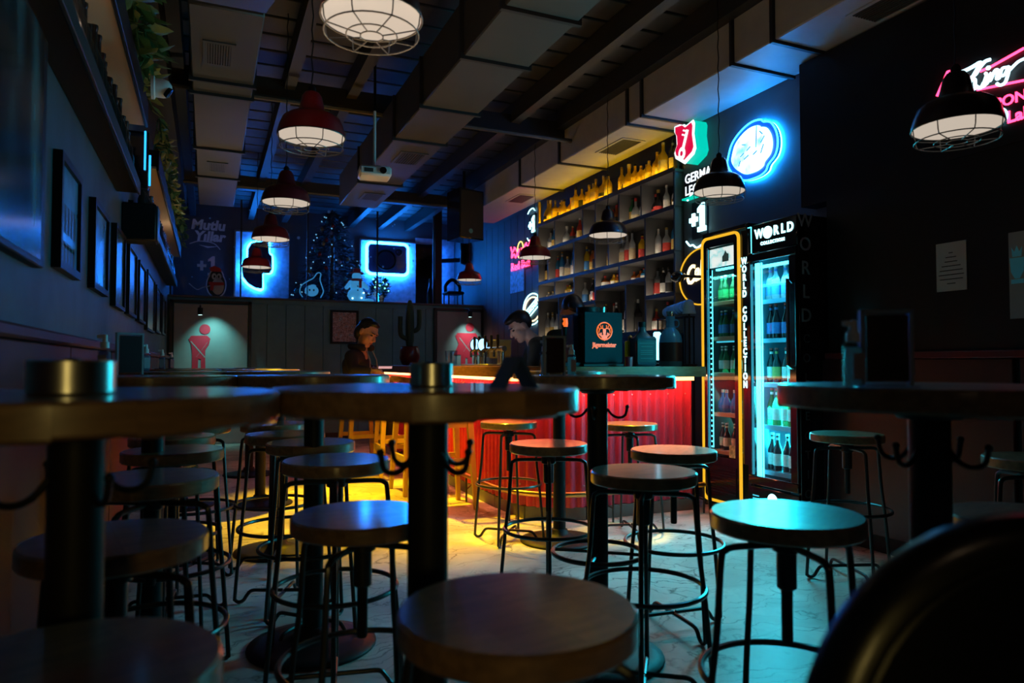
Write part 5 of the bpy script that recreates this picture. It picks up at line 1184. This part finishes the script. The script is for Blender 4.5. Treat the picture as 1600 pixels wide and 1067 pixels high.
# tent card
t = thing('tent_card', 'dark folded tent card standing open on the centre table', 'menu', (at(803,606,Z=ZB).x, at(803,606,Z=ZB).y, ZB), .08)
mk = lambda sg: MB().add([(sg*.038,-.028,0),(sg*.031,-.028,0),(sg*.031,.028,0),(sg*.038,.028,0),(sg*.004,-.028,.058),(-sg*.002,-.028,.054),(-sg*.002,.028,.054),(sg*.004,.028,.058)], [(0,1,2,3),(4,5,6,7),(0,1,5,4),(1,2,6,5),(2,3,7,6),(3,0,4,7)])
nv = mat('blue_gleam_leather', (.03,.07,.22), .25, coat=.4); obj('leaf_panel', mk(1), nv, t); obj('leaf_panel', mk(-1), nv, t)  # blue neon reflection put into the leather's base colour
p = at(866, 586, D=2.55); menu((p.x, p.y, ZB), -TH+.4, 'acrylic menu stand with dark card on the table in front of the bar corner', .085, .145)
p = at(1385, 612, D=1.32); menu((p.x, p.y, ZB), -TH-.1, 'larger acrylic menu stand with dark card on the table near the black wall', .092, .145, blotch('menu_print', [(.015,.012,.012),(.03,.02,.02),(.09,.03,.03)], 9, .3))
p = at(1334, 612, D=1.32); spray((p.x, p.y, ZB), 'spray bottle beside the larger menu stand near the black wall', .76)
p = at(893, 586, D=2.75); spray((p.x, p.y, ZB), 'small pale spray bottle beside the menu stand at the bar corner', .72, (.3,.6,.65))
p = at(852, 588, D=2.62); spray((p.x, p.y, ZB), 'glowing spray bottle half behind the menu stand at the bar corner', .8, (.4,.6,.7))
p = at(112, 586, D=2.55); spray((-.34, 2.9, ZB), 'spray bottle on the second table by the picture wall', .9, (.3,.2,.3))
menu((-.27, 3.0, ZB), .6, 'thin menu stand on the second table by the picture wall', .1, .16)
spray((-.33, 4.6, ZB), 'spray bottle on the third table by the picture wall', .95, (.3,.25,.32)); spray((-.33, 6.2, ZB), 'spray bottle on the fourth table by the picture wall', .95, (.3,.25,.32)); spray((-.33, 7.75, ZB), 'spray bottle on the far table by the picture wall', .95, (.3,.25,.32))
for x, y, l in ((.45,6.0,'flat paper menu lying on the fourth centre table'),(.35,7.7,'flat paper menu lying on the far centre table')): tag(obj('paper_menu', MB().bbox(-.1,.1,-.14,.14,0,.004,.001), M['paper']), l, 'menu').location = (x,y,ZB)
# ------------------------------------------------------------ things on the bar
CZ = TZ+.0005
# branded shot machine
a, b = at(913, 568, Y=4.62), at(972, 568, Y=4.62); t = thing('shot_machine', 'dark teal drink machine with an orange stag emblem on the bar', 'machine', ((a.x+b.x)/2, 4.62, CZ)); w = (b.x-a.x)/2; zt = at(942, 489, Y=4.62).z-CZ
obj('body', MB().bbox(-w,w,0,.30,.02,zt,.008), M['tealmach'], t); obj('front_plate', MB().bbox(-w,w,-.006,.0,.03,zt+.006,.003), M['tealmach'], t)
obj('base', MB().bbox(-w-.01,w+.01,-.01,.31,0,.02,.003), M['black'], t)
obj('tray', MB().bbox(-w-.16,-w-.012,.03,.28,0,.03,.003), M['black'], t); obj('column', MB().bbox(-w-.05,-w-.002,.08,.28,.03,zt*.98,.006), mat('deep_blue_enamel', (.01,.025,.09), .3), t)
obj('tap', MB().lathe([(.012,zt*.45),(.014,zt*.6),(.022,zt*.75),(.024,zt*.85),(.012,zt*.92),(0,zt*.93)], 12, (-w-.1,.12,0)), M['black'], t); obj('tap_badge', MB().lathe([(.019,zt*.74),(.023,zt*.8),(.019,zt*.9)], 12, (-w-.1,.115,0)), M['orange'], t)
obj('lid', MB().lathe([(.09,zt),(.09,zt+.05),(.0,zt+.052)], 20, (-.05,.15,0)), M['black'], t); obj('top_cup', MB().lathe([(.035,zt),(.038,zt+.055),(.03,zt+.056)], 16, (.07,.14,0)), M['steel'], t)
F = frame((0,-.0065,0), '-Y'); ec = (.005, zt*.66); er = .065
def emb(name, mb, m): obj(name, mb, m, t)
mb = MB(); mb.M = F; mb.M = F @ Matrix.Translation((ec[0],ec[1],0)); mb.ring(er,.0055,(0,0,.002),32,6); emb('emblem_ring', mb, M['orange'])
mb = MB(); mb.M = F @ Matrix.Translation((ec[0],ec[1],0))
mb.prism([(-.012,.018),(.012,.018),(.014,.0),(.009,-.03),(.004,-.05),(-.004,-.05),(-.009,-.03),(-.014,.0)],0,.003)
mb.prism([(-.02,-.03),(.02,-.03),(.026,-.055),(.008,-.062),(0,-.076),(-.008,-.062),(-.026,-.055)],0,.0025)
for sg in (-1,1):
    mb.tube([(sg*.009,.018,.003),(sg*.03,.022,.003),(sg*.045,.01,.003),(sg*.05,-.012,.003)], .0042, 5); mb.tube([(sg*.03,.022,.003),(sg*.034,.042,.003)], .0035, 5); mb.tube([(sg*.018,.02,.003),(sg*.016,.045,.003)], .0035, 5); mb.tube([(sg*.045,.012,.003),(sg*.05,.028,.003)], .003, 5)
    for k in range(4): mb.prism([(sg*(.024+k*.008),-.012-k*.003),(sg*(.030+k*.008),-.010-k*.003),(sg*(.026+k*.006),-.045+k*.005),(sg*(.021+k*.006),-.047+k*.005)],0,.002)
emb('stag_emblem', mb, M['orange'])
mb = MB(); mb.M = F; text_mb(mb, 'Jägermeister', .05, .005, zt*.40, .001, .003, bold=.0014, sx=.82); emb('lettering', mb, M['orange'])
# big bottles
def pb(px, py, Y): p = at(px, py, Y=Y); return (p.x, Y, CZ)
x, y, z = pb(1004, 575, 4.62); t = thing('giant_bottle', 'oversized square black-label bottle on the bar', 'bottle', (x,y,z), -.2); g = gmat('smoke', (.05,.09,.12), .25)
w = .085; obj('body', MB().bbox(-w,w,-w,w,0,.23,.015).lathe([(w*.85,.23),(w*.5,.255),(.03,.27),(.026,.31)],20), g, t); obj('label_panel', MB().bbox(-w*.9,w*.9,-w-.002,-w+.01,.03,.2,.001), mat('label_slate', (.008,.012,.015), .35), t); obj('cap', MB().lathe([(.031,.305),(.031,.345),(.0,.346)],16), M['black'], t)
mb = MB(); mb.M = frame((0,-w-.0025,0),'-Y')
for zz, ww in ((.175,.06),(.15,.045),(.12,.05),(.105,.05),(.09,.05),(.06,.05)): mb.box(-ww,ww,zz,zz+.004,0,.001)
obj('label_print', mb, mat('label_grey', (.10,.12,.13), .5), t)
x, y, z = pb(1048, 573, 4.68); t = thing('jug_bottle', 'large round-shouldered clear jug bottle with dark label on the bar', 'bottle', (x,y,z)); g = gmat('jug', (.10,.26,.36), .5)
obj('body', MB().lathe([(.085,0),(.092,.01),(.092,.2),(.085,.245),(.06,.285),(.035,.31),(.03,.36),(.036,.37),(.036,.40)], 24), g, t); obj('label_panel', MB().lathe([(.0935,.04),(.0935,.19)], 24), mat('label_wine', (.03,.012,.014), .4), t); obj('cap', MB().lathe([(.03,.40),(.032,.44),(0,.442)],14), M['chrome'], t)
obj('handle', MB().ring(.03,.006,(0,0,0),20,6), g, t).matrix_local = Matrix.Translation((.055,0,.345)) @ Matrix.Rotation(PI/2,4,'X')
x, y, z = pb(1027, 573, 4.80); t = thing('bar_lamp', 'small cylinder lamp glowing blue-white between the big bottles', 'lamp', (x,y,z)); obj('tube', MB().lathe([(.028,.05),(.03,.06),(.03,.27),(.02,.28)],16), emis('lamp_cyan', (.25,.75,1), 3.5), t); obj('base', MB().lathe([(.05,0),(.05,.02),(.02,.03),(.02,.05)],16), M['black'], t)
x, y, z = pb(985, 575, 4.72); t = thing('amber_decanter', 'amber lit square decanter beside the drink machine', 'bottle', (x,y,z)); obj('body', MB().bbox(-.035,.035,-.035,.035,0,.20,.008), gmat('honey',(.55,.26,.04)), t); obj('stopper', MB().lathe([(.016,.2),(.02,.23),(0,.25)],10), M['brass'], t)
x, y, z = pb(978, 575, 4.55); t = thing('red_cup', 'small red cup at the foot of the drink machine', 'cup', (x-.005,4.5,z)); obj('body', MB().lathe([(.026,0),(.03,.07),(.027,.07),(.024,.006),(0,.005)],16), mat('red_plastic', (.3,.03,.05), .4), t); obj('rim', MB().ring(.0285,.003,(0,0,.07),20,6), mat('red_plastic2', (.3,.03,.05), .4), t)
# stack of cups lying on a rack, small shaded lamp on the back cabinet
p = at(1055, 487, X=3.62); t = thing('cup_stack', 'tilted stack of blue-lit plastic cups on a rack', 'cups', (3.62, p.y, p.z-.03))
mb0 = Matrix.Rotation(1.45, 4, 'X')
for k in range(7):
    mb = MB(); mb.M = Matrix.Translation((0,.13-k*.045,.03+k*.006)) @ mb0; obj('cup', mb.lathe([(.04,0),(.046,.05),(.049,.052),(.04,.05)],16), mat('cup_blue%d' % k, (.25,.5,.75), .35), t)
obj('rack', MB().box(-.05,.05,-.2,.2,-.03,-.02).box(-.05,-.04,-.19,-.18,-(p.z-.03),-.02).box(-.05,-.04,.18,.19,-(p.z-.03),-.02).box(.04,.05,-.19,-.18,-(p.z-.03),-.02).box(.04,.05,.18,.19,-(p.z-.03),-.02), M['black'], t)
p = at(1072, 484, X=3.55); t = thing('table_lamp', 'small lamp with a pale cone shade beside the cup stack', 'lamp', (3.53, 4.6, CZ)); hz = at(1071, 482, D=5.6).z-CZ
obj('shade', MB().lathe([(.055,hz-.04),(.034,hz+.06)],20), mat('lamp_shade_pale', (.3,.4,.42), .6), t); obj('stem', MB().lathe([(.008,.02),(.008,hz-.03)],8), M['black'], t); obj('base', MB().lathe([(.06,0),(.06,.015),(.01,.022)],16), M['black'], t)
p = at(1062, 433, X=3.75); t = thing('clip_spotlight', 'black round clip-on spotlight at the shelf edge', 'spotlight', (3.72, p.y-.02, p.z))
obj('head', MB().ell((0,0,0),.06,.075,.05,16,10), M['blackgloss'], t); obj('arm', MB().tube([(0,-.06,0),(.03,-.2,-.02),(.3,-.25,-.02)], .012, 8), M['black'], t); obj('lens_ring', MB().ring(.045,.006,(0,0,-.03),20,6), M['chrome'], t)
# beer taps, glasses, screen, cactus
x, y, z = at(768, 568, X=2.33); t = thing('beer_tower', 'chrome beer tap tower with two lit oval badges on the bar', 'beer taps', (2.33, y, CZ), PI/2)
obj('pillar', MB().lathe([(.05,0),(.05,.01),(.032,.02),(.032,.13)],16,(-.22,0,0)).lathe([(.05,0),(.05,.01),(.032,.02),(.032,.13)],16,(.22,0,0)), M['chrome'], t); obj('crossbar', MB().tube([(-.3,0,.15),(.3,0,.15)], .024, 14), M['steel'], t)
for k, xx in enumerate((-.27,-.12,.03,.18,.3)):
    tp = obj('tap', MB().tube([(xx,0,.15),(xx,.06,.15),(xx,.085,.13),(xx,.085,.08)], .011, 8), M['chrome'], t); obj('tap_handle', MB().lathe([(.009,.16),(.014,.2),(.012,.27),(0,.275)],10,(xx,.05,0)), M['black'], tp)
obj('drip_tray', MB().bbox(-.34,.34,.05,.17,0,.018,.004), M['steel'], t)
for dx, bpx in ((.36,743),(.46,755)):
    wp = at(bpx, 539, X=2.30); lp_ = Vector((wp.y-y, -(wp.x-2.33), wp.z-CZ))
    mb = MB(); mb.M = Matrix.Translation(lp_) @ Vector((-.85,.62,.15)).to_track_quat('Z','Y').to_matrix().to_4x4(); mb2 = MB(); mb2.M = mb.M
    obj('badge_shell', mb.lathe([(.05,-.02),(.056,0),(.05,.02)],20,sx=1,sy=1.3), M['blackgloss'], t); obj('badge_face', mb2.lathe([(.042,.021),(.042,.024)],20,sx=1,sy=1.3), emis('badge_blue%d' % int(dx*100), (.25,.6,1), 3), t)
    obj('badge_stem', MB().lathe([(.02,0),(.014,lp_.z-.03)],10,(lp_.x,lp_.y,0)), M['chrome'], t)
for k, px in enumerate((701, 709)):
    p = at(px, 570, X=2.2+.06*k); t = thing('beer_glass', ('tall empty glass by the tap badges, first from the cactus','tall empty glass by the tap badges, next to the badges')[k], 'glass', (2.2+.06*k, p.y, CZ)); obj('glass_wall', MB().lathe([(.028,0),(.03,.01),(.037,.15),(.034,.15),(.027,.02),(0,.018)],16), M['acrylic'], t); obj('rim', MB().ring(.036,.0018,(0,0,.15),20,5), M['chrome'], t)
p = at(785, 570, X=2.46); t = thing('till_screen', 'grey back of a till screen behind the taps', 'screen', (2.44, p.y, CZ), -.5); obj('panel', MB().bbox(-.1,.1,-.012,.012,.07,.24,.006), mat('till_grey', (.22,.22,.18), .4), t); obj('added_display', MB().box(-.09,.09,.0121,.0128,.08,.23), emis('till_added_glow', (.55,.75,1), 5), t); obj('neck', MB().box(-.02,.02,.013,.03,.01,.16), M['black'], t); obj('foot', MB().bbox(-.08,.08,-.04,.07,0,.012,.003), M['black'], t)  # unseen glowing display, added to light the bartender's face
p = at(640, 568, X=2.28); t = thing('potted_cactus', 'tall dark cactus in a red round pot at the far end of the bar', 'plant', (2.28, p.y, CZ))
obj('pot', MB().lathe([(.075,0),(.1,.02),(.125,.09),(.12,.18),(.1,.225),(.105,.235),(.09,.235),(.085,.2)],24), M['potred'], t); obj('soil', MB().lathe([(.088,.195),(.0,.21)],16), M['black'], t)
obj('stem', MB().lathe([(.035,.2),(.052,.3),(.055,.55),(.045,.72),(.02,.80),(0,.81)],14), M['cactus'], t)
for sg, h0 in ((-1,.33),(1,.42)): obj('arm', MB().tube(smooth([(sg*.04,0,h0),(sg*.1,0,h0+.03),(sg*.12,0,h0+.1),(sg*.12,0,h0+.27)],4), .03, 10), M['cactus'], t)
# ------------------------------------------------------------ people
def rig(F, U):
    F = Vector(F).normalized(); L = Vector(U).cross(F).normalized(); U = F.cross(L); return Matrix([[F[i],L[i],U[i]] for i in range(3)]).to_4x4()
def fig(name, m, chains, voxel, it, parent, extra=None):
    mb = MB()
    for pts, rs in chains:
        for (a,b),(r0,r1) in zip(zip(pts,pts[1:]), zip(rs,rs[1:])): mb.cap(a, b, r0, r1)
    if extra: extra(mb)
    o = obj(name, mb, m, parent, ang=180)
    r = o.modifiers.new('join','REMESH'); r.mode = 'VOXEL'; r.voxel_size = voxel; r.use_smooth_shade = True
    s = o.modifiers.new('relax','SMOOTH'); s.factor = .5; s.iterations = it
    return o
def person(label, P, HF, HU, hs=1.0, drawstr=False, hand_curl=True, legs=True, badge=False, top=None):
    base = Vector(P['pelvis']); base.z = 0
    t = thing('person', label, 'person', base); V = {k: Vector(v)-base for k, v in P.items()}
    hc = V['head']; Mh = Matrix.Translation(hc) @ rig(HF, HU) @ Matrix.Scale(hs, 4)
    h = lambda x,y,z: Mh @ Vector((x,y,z))
    def headgeo(mb):
        k0 = mb.M; mb.M = Mh
        mb.ell((-.012,0,.035),.098,.076,.092,20,14); mb.ell((.03,0,-.03),.062,.060,.085,18,12); mb.ell((.052,0,-.095),.034,.036,.026,12,8)
        mb.cap((.085,0,.012),(.108,0,-.028),.011,.016); mb.cap((.07,-.03,.03),(.07,.03,.03),.022,.022); mb.cap((.083,-.017,-.064),(.083,.017,-.064),.010,.010)
        mb.ell((.05,.045,-.025),.03,.02,.028,10,8); mb.ell((.05,-.045,-.025),.03,.02,.028,10,8)
        for s in (-1,1): mb.ell((-.012,s*.078,-.005),.020,.009,.032,10,8)
        mb.M = k0
    ch = [([V['neck'], h(-.02,0,-.05)], [.055,.05]), ([V['pelvis'],(V['pelvis']+V['chest'])/2,V['chest'],V['neck']], [.13,.125,.13,.06])]
    cl = [([V['pelvis'],(V['pelvis']+V['chest'])/2,V['chest'],V['chest']*.35+V['neck']*.65], [.15,.148,.150,.075])]
    pants = []
    for s in ('l','r'):
        sh, el, wr = V['sh'+s], V['el'+s], V['wr'+s]
        ch.append(([V['chest']*.4+V['neck']*.6, sh, el, wr], [.05,.05,.038,.024])); cl.append(([V['chest']*.5+V['neck']*.5, sh, el, el+(wr-el)*(.82 if P.get('cuff',None) is None else .35)], [.085,.073,.056,.044]))
        d = (wr-el).normalized(); side = d.cross(Vector((0,0,1))).normalized(); dn = side.cross(d)*-1
        palm = wr+d*.05; ch.append(([wr, palm, palm+d*.035], [.024,.03,.026]))
        for i, (f, ln) in enumerate(((-.027,.062),(-.009,.075),(.009,.07),(.027,.055))):
            a = palm+d*.035+side*f; b = a+d*ln*.5-Vector((0,0,.006)); c = b+(d*.5+Vector((0,0,-.7))).normalized()*ln*.45; ch.append(([a,b,c],[.0095,.009,.0075]))
        sg = 1 if s == 'l' else -1
        a = wr+d*.02+side*(-.024*sg); ch.append(([a, a+d*.035+side*(-.025*sg), a+d*.065+side*(-.022*sg)],[.012,.011,.009]))
        if legs:
            hp, kn, an = V['pelvis']+(V['kn'+s]-V['pelvis']).normalized()*.02+Vector((0,0,-.02))+(V['hip'+s]-V['pelvis']), V['kn'+s], V['an'+s]; fd = V['toe'+s]
            ch.append(([hp,kn,an,fd],[.085,.055,.04,.034])); pants.append(([V['pelvis'],hp,kn,an*.93+kn*.07],[.14,.098,.07,.056]))
    fig('body', M['skin'], ch, .0075, 3, t, headgeo)
    fig('sweatshirt' if top else 'shirt', top or M['cloth'], cl, .013, 5, t)
    if legs:
        fig('trousers', M['denim'], pants, .014, 4, t)
        for s in ('l','r'): fig('shoe', M['vinyl'], [([V['an'+s]+Vector((0,0,-.02)), V['toe'+s]],[.05,.042])], .012, 3, t)
    return t, h, Mh, V
def hair(t, Mh, tuft=(), long=False):
    mb = MB(); mb.M = Mh
    mb.ell((-.028,0,.052),.098,.083,.088,20,12)
    if long: mb.ell((-.07,0,-.01),.06,.078,.09,16,10)
    else: mb.ell((-.06,0,.02),.06,.074,.07,16,10)
    for c, r in tuft: mb.ell(c, *r, 14, 8)
    o = obj('hair', mb, M['hair'], t, ang=180); r = o.modifiers.new('join','REMESH'); r.mode = 'VOXEL'; r.voxel_size = .009; r.use_smooth_shade = True
    s = o.modifiers.new('relax','SMOOTH'); s.iterations = 2
    return o
def face(t, Mh):
    for s in (-1,1):
        mb = MB(); mb.M = Mh; obj('eye', mb.ell((.079,s*.031,.006),.011,.016,.008,10,8), M['ink'], t)
        mb = MB(); mb.M = Mh; obj('eyebrow', mb.cap((.092,s*.014,.028),(.084,s*.05,.03),.006,.004), M['hair'], t)
    mb = MB(); mb.M = Mh; obj('mouth', mb.cap((.092,-.018,-.066),(.092,.018,-.066),.0045,.0045), mat('lips', (.28,.09,.08), .5), t)
# seated man looking down at a phone
b = at(556, 560, D=7.25); H = at(574, 521, D=7.25); rt = Vector((_r.x,_r.y,0)); fw = Vector((_f.x,_f.y,0)).normalized()
pel = Vector((1.47, 7.47, .86)); nk = H+Vector((0,0,-.15))-rt*.06+fw*.03
def rel(v, r_, f_, z): return Vector((v.x,v.y,0))+rt*r_+fw*f_+Vector((0,0,z))
wl_, wr_ = at(583, 580, D=7.0), at(590, 577, D=7.3)
P = dict(pelvis=pel, chest=(pel*.35+nk*.65)-rt*.05+Vector((0,0,-.03)), neck=nk, head=H, shl=nk+fw*.17-rt*.04+Vector((0,0,-.09)), shr=nk-fw*.17-rt*.07+Vector((0,0,-.09)),
         ell=at(560,570,D=7.5), elr=at(552,577,D=7.0), wrl=wr_-rt*.04, wrr=wl_-rt*.02, hipl=pel+fw*.09, hipr=pel-fw*.09, knl=pel+rt*.36+fw*.14+Vector((0,0,-.1)), knr=pel+rt*.36-fw*.10+Vector((0,0,-.1)),
         anl=pel+rt*.33+fw*.12+Vector((0,0,-.50)), anr=pel+rt*.33-fw*.10+Vector((0,0,-.50)), toel=pel+rt*.47+fw*.13+Vector((0,0,-.54)), toer=pel+rt*.47-fw*.11+Vector((0,0,-.54)))
t, h, Mh, V = person('man in a dark hooded sweatshirt seated at the bar looking down at a phone', P, rt*.78-fw*.45+Vector((0,0,-.42)), (.3,0,1), 1.12, top=M['hoodie'])
hair(t, Mh, [((.03,0,.105),(.05,.06,.03))], True); face(t, Mh)
ne = V['neck']; fr_ = (rt*.85-fw*.5).normalized(); sd = fr_.cross(Vector((0,0,1)))
mb = MB(); mb.tube(smooth([ne+fr_*.085+sd*.05+Vector((0,0,.0)), ne-fr_*.07+sd*.09+Vector((0,0,.02)), ne-fr_*.09-sd*.09+Vector((0,0,.02)), ne+fr_*.085-sd*.05],5), .035, 10); obj('hood', mb, M['hoodie'], t, ang=180)
for s_, ln in ((.045,.19),(-.045,.22)): obj('drawstring', MB().tube([ne+fr_*.10+sd*s_+Vector((0,0,-.03)), ne+fr_*.155+sd*s_*1.1+Vector((0,0,-.12)), ne+fr_*.165+sd*s_*1.3+Vector((0,0,-.04-ln))], .0055, 6), M['paper'], t)
ph = (wl_+wr_)/2+rt*.10+Vector((0,0,.02)); tag(obj('phone', MB().bbox(-.075,.075,-.038,.038,0,.009,.004).mat(1).box(-.068,.068,-.034,.034,.009,.0095), [M['blackgloss'], emis('phone_red_glow', (1,.5,.45), .7)]), 'phone held by the seated man in the hoodie', 'phone')  # red counter light put into the screen as a glow
o = bpy.data.objects['phone']; o.location = ph; o.rotation_euler = (.35,0,-.3)
# bartender bending over
H = at(813, 511, D=6.75); nk = H+rt*.10-fw*.0+Vector((0,0,-.10)); pel = Vector((3.08, 6.02, .93)); ft = Vector((pel.x,pel.y,0))
P = dict(pelvis=pel, chest=pel*.3+nk*.7+rt*.03+Vector((0,0,.0)), neck=nk, head=H, shl=nk-fw*.15+rt*.05+Vector((0,0,-.09)), shr=nk+fw*.16+rt*.03+Vector((0,0,-.08)), ell=nk-fw*.2-rt*.0+Vector((0,0,-.33)), elr=nk+fw*.2-rt*.06+Vector((0,0,-.3)),
         wrl=nk-fw*.1-rt*.2+Vector((0,0,-.38)), wrr=nk+fw*.08-rt*.26+Vector((0,0,-.36)), hipl=pel-fw*.09, hipr=pel+fw*.09, knl=pel-fw*.1+Vector((0,0,-.43)), knr=pel+fw*.1+Vector((0,0,-.43)), anl=ft-fw*.1+rt*.03+Vector((0,0,.085)), anr=ft+fw*.1+rt*.03+Vector((0,0,.085)),
         toel=ft-fw*.1-rt*.13+Vector((0,0,.045)), toer=ft+fw*.1-rt*.13+Vector((0,0,.045)))
t, h, Mh, V = person('bartender with a short fade haircut in a black shirt bending over behind the bar', P, -rt*.86-fw*.28+Vector((0,0,-.55)), (-.25,.1,1), 1.13, top=mat('olive_black', (.02,.019,.012), .8))
hair(t, Mh, [((.05,0,.095),(.06,.068,.035)),((.0,0,.11),(.08,.07,.03))]); face(t, Mh)
q = V['chest']-fw*.155+rt*.0+Vector((0,0,-.02)); mb = MB(); mb.M = Matrix.Translation(q) @ frame((0,0,0), '-Y') @ Matrix.Rotation(TH,4,'Y'); obj('name_badge', mb.box(-.02,.02,-.03,.03,0,.006), mat('badge_gold', (.5,.3,.08), .4), t)
# colleague behind the machine, head bowed
H = at(893, 489, D=6.15); nk = H+fw*.09+rt*.02+Vector((0,0,-.13)); pel = H+fw*.22+rt*.03; pel.z = .93; ft = Vector((pel.x,pel.y,0))
P = dict(pelvis=pel, chest=pel*.3+nk*.7, neck=nk, head=H, shl=nk-rt*-.17+Vector((0,0,-.08)), shr=nk-rt*.17+Vector((0,0,-.08)), ell=nk+rt*.2-fw*.05+Vector((0,0,-.36)), elr=nk-rt*.2-fw*.05+Vector((0,0,-.36)), wrl=nk+rt*.08-fw*.2+Vector((0,0,-.42)), wrr=nk-rt*.08-fw*.2+Vector((0,0,-.42)),
         hipl=pel+rt*.09, hipr=pel-rt*.09, knl=pel+rt*.1-fw*.02+Vector((0,0,-.43)), knr=pel-rt*.1-fw*.02+Vector((0,0,-.43)), anl=ft+rt*.1+Vector((0,0,.085)), anr=ft-rt*.1+Vector((0,0,.085)), toel=ft+rt*.1-fw*.15+Vector((0,0,.045)), toer=ft-rt*.1-fw*.15+Vector((0,0,.045)))
t, h, Mh, V = person('dark-haired person in black bowed behind the drink machine', P, -fw*.7+rt*.2+Vector((0,0,-.75)), (0,-.5,1), 1.12, top=M['cloth'])
hair(t, Mh, [((.03,0,.10),(.07,.07,.04))]); face(t, Mh)
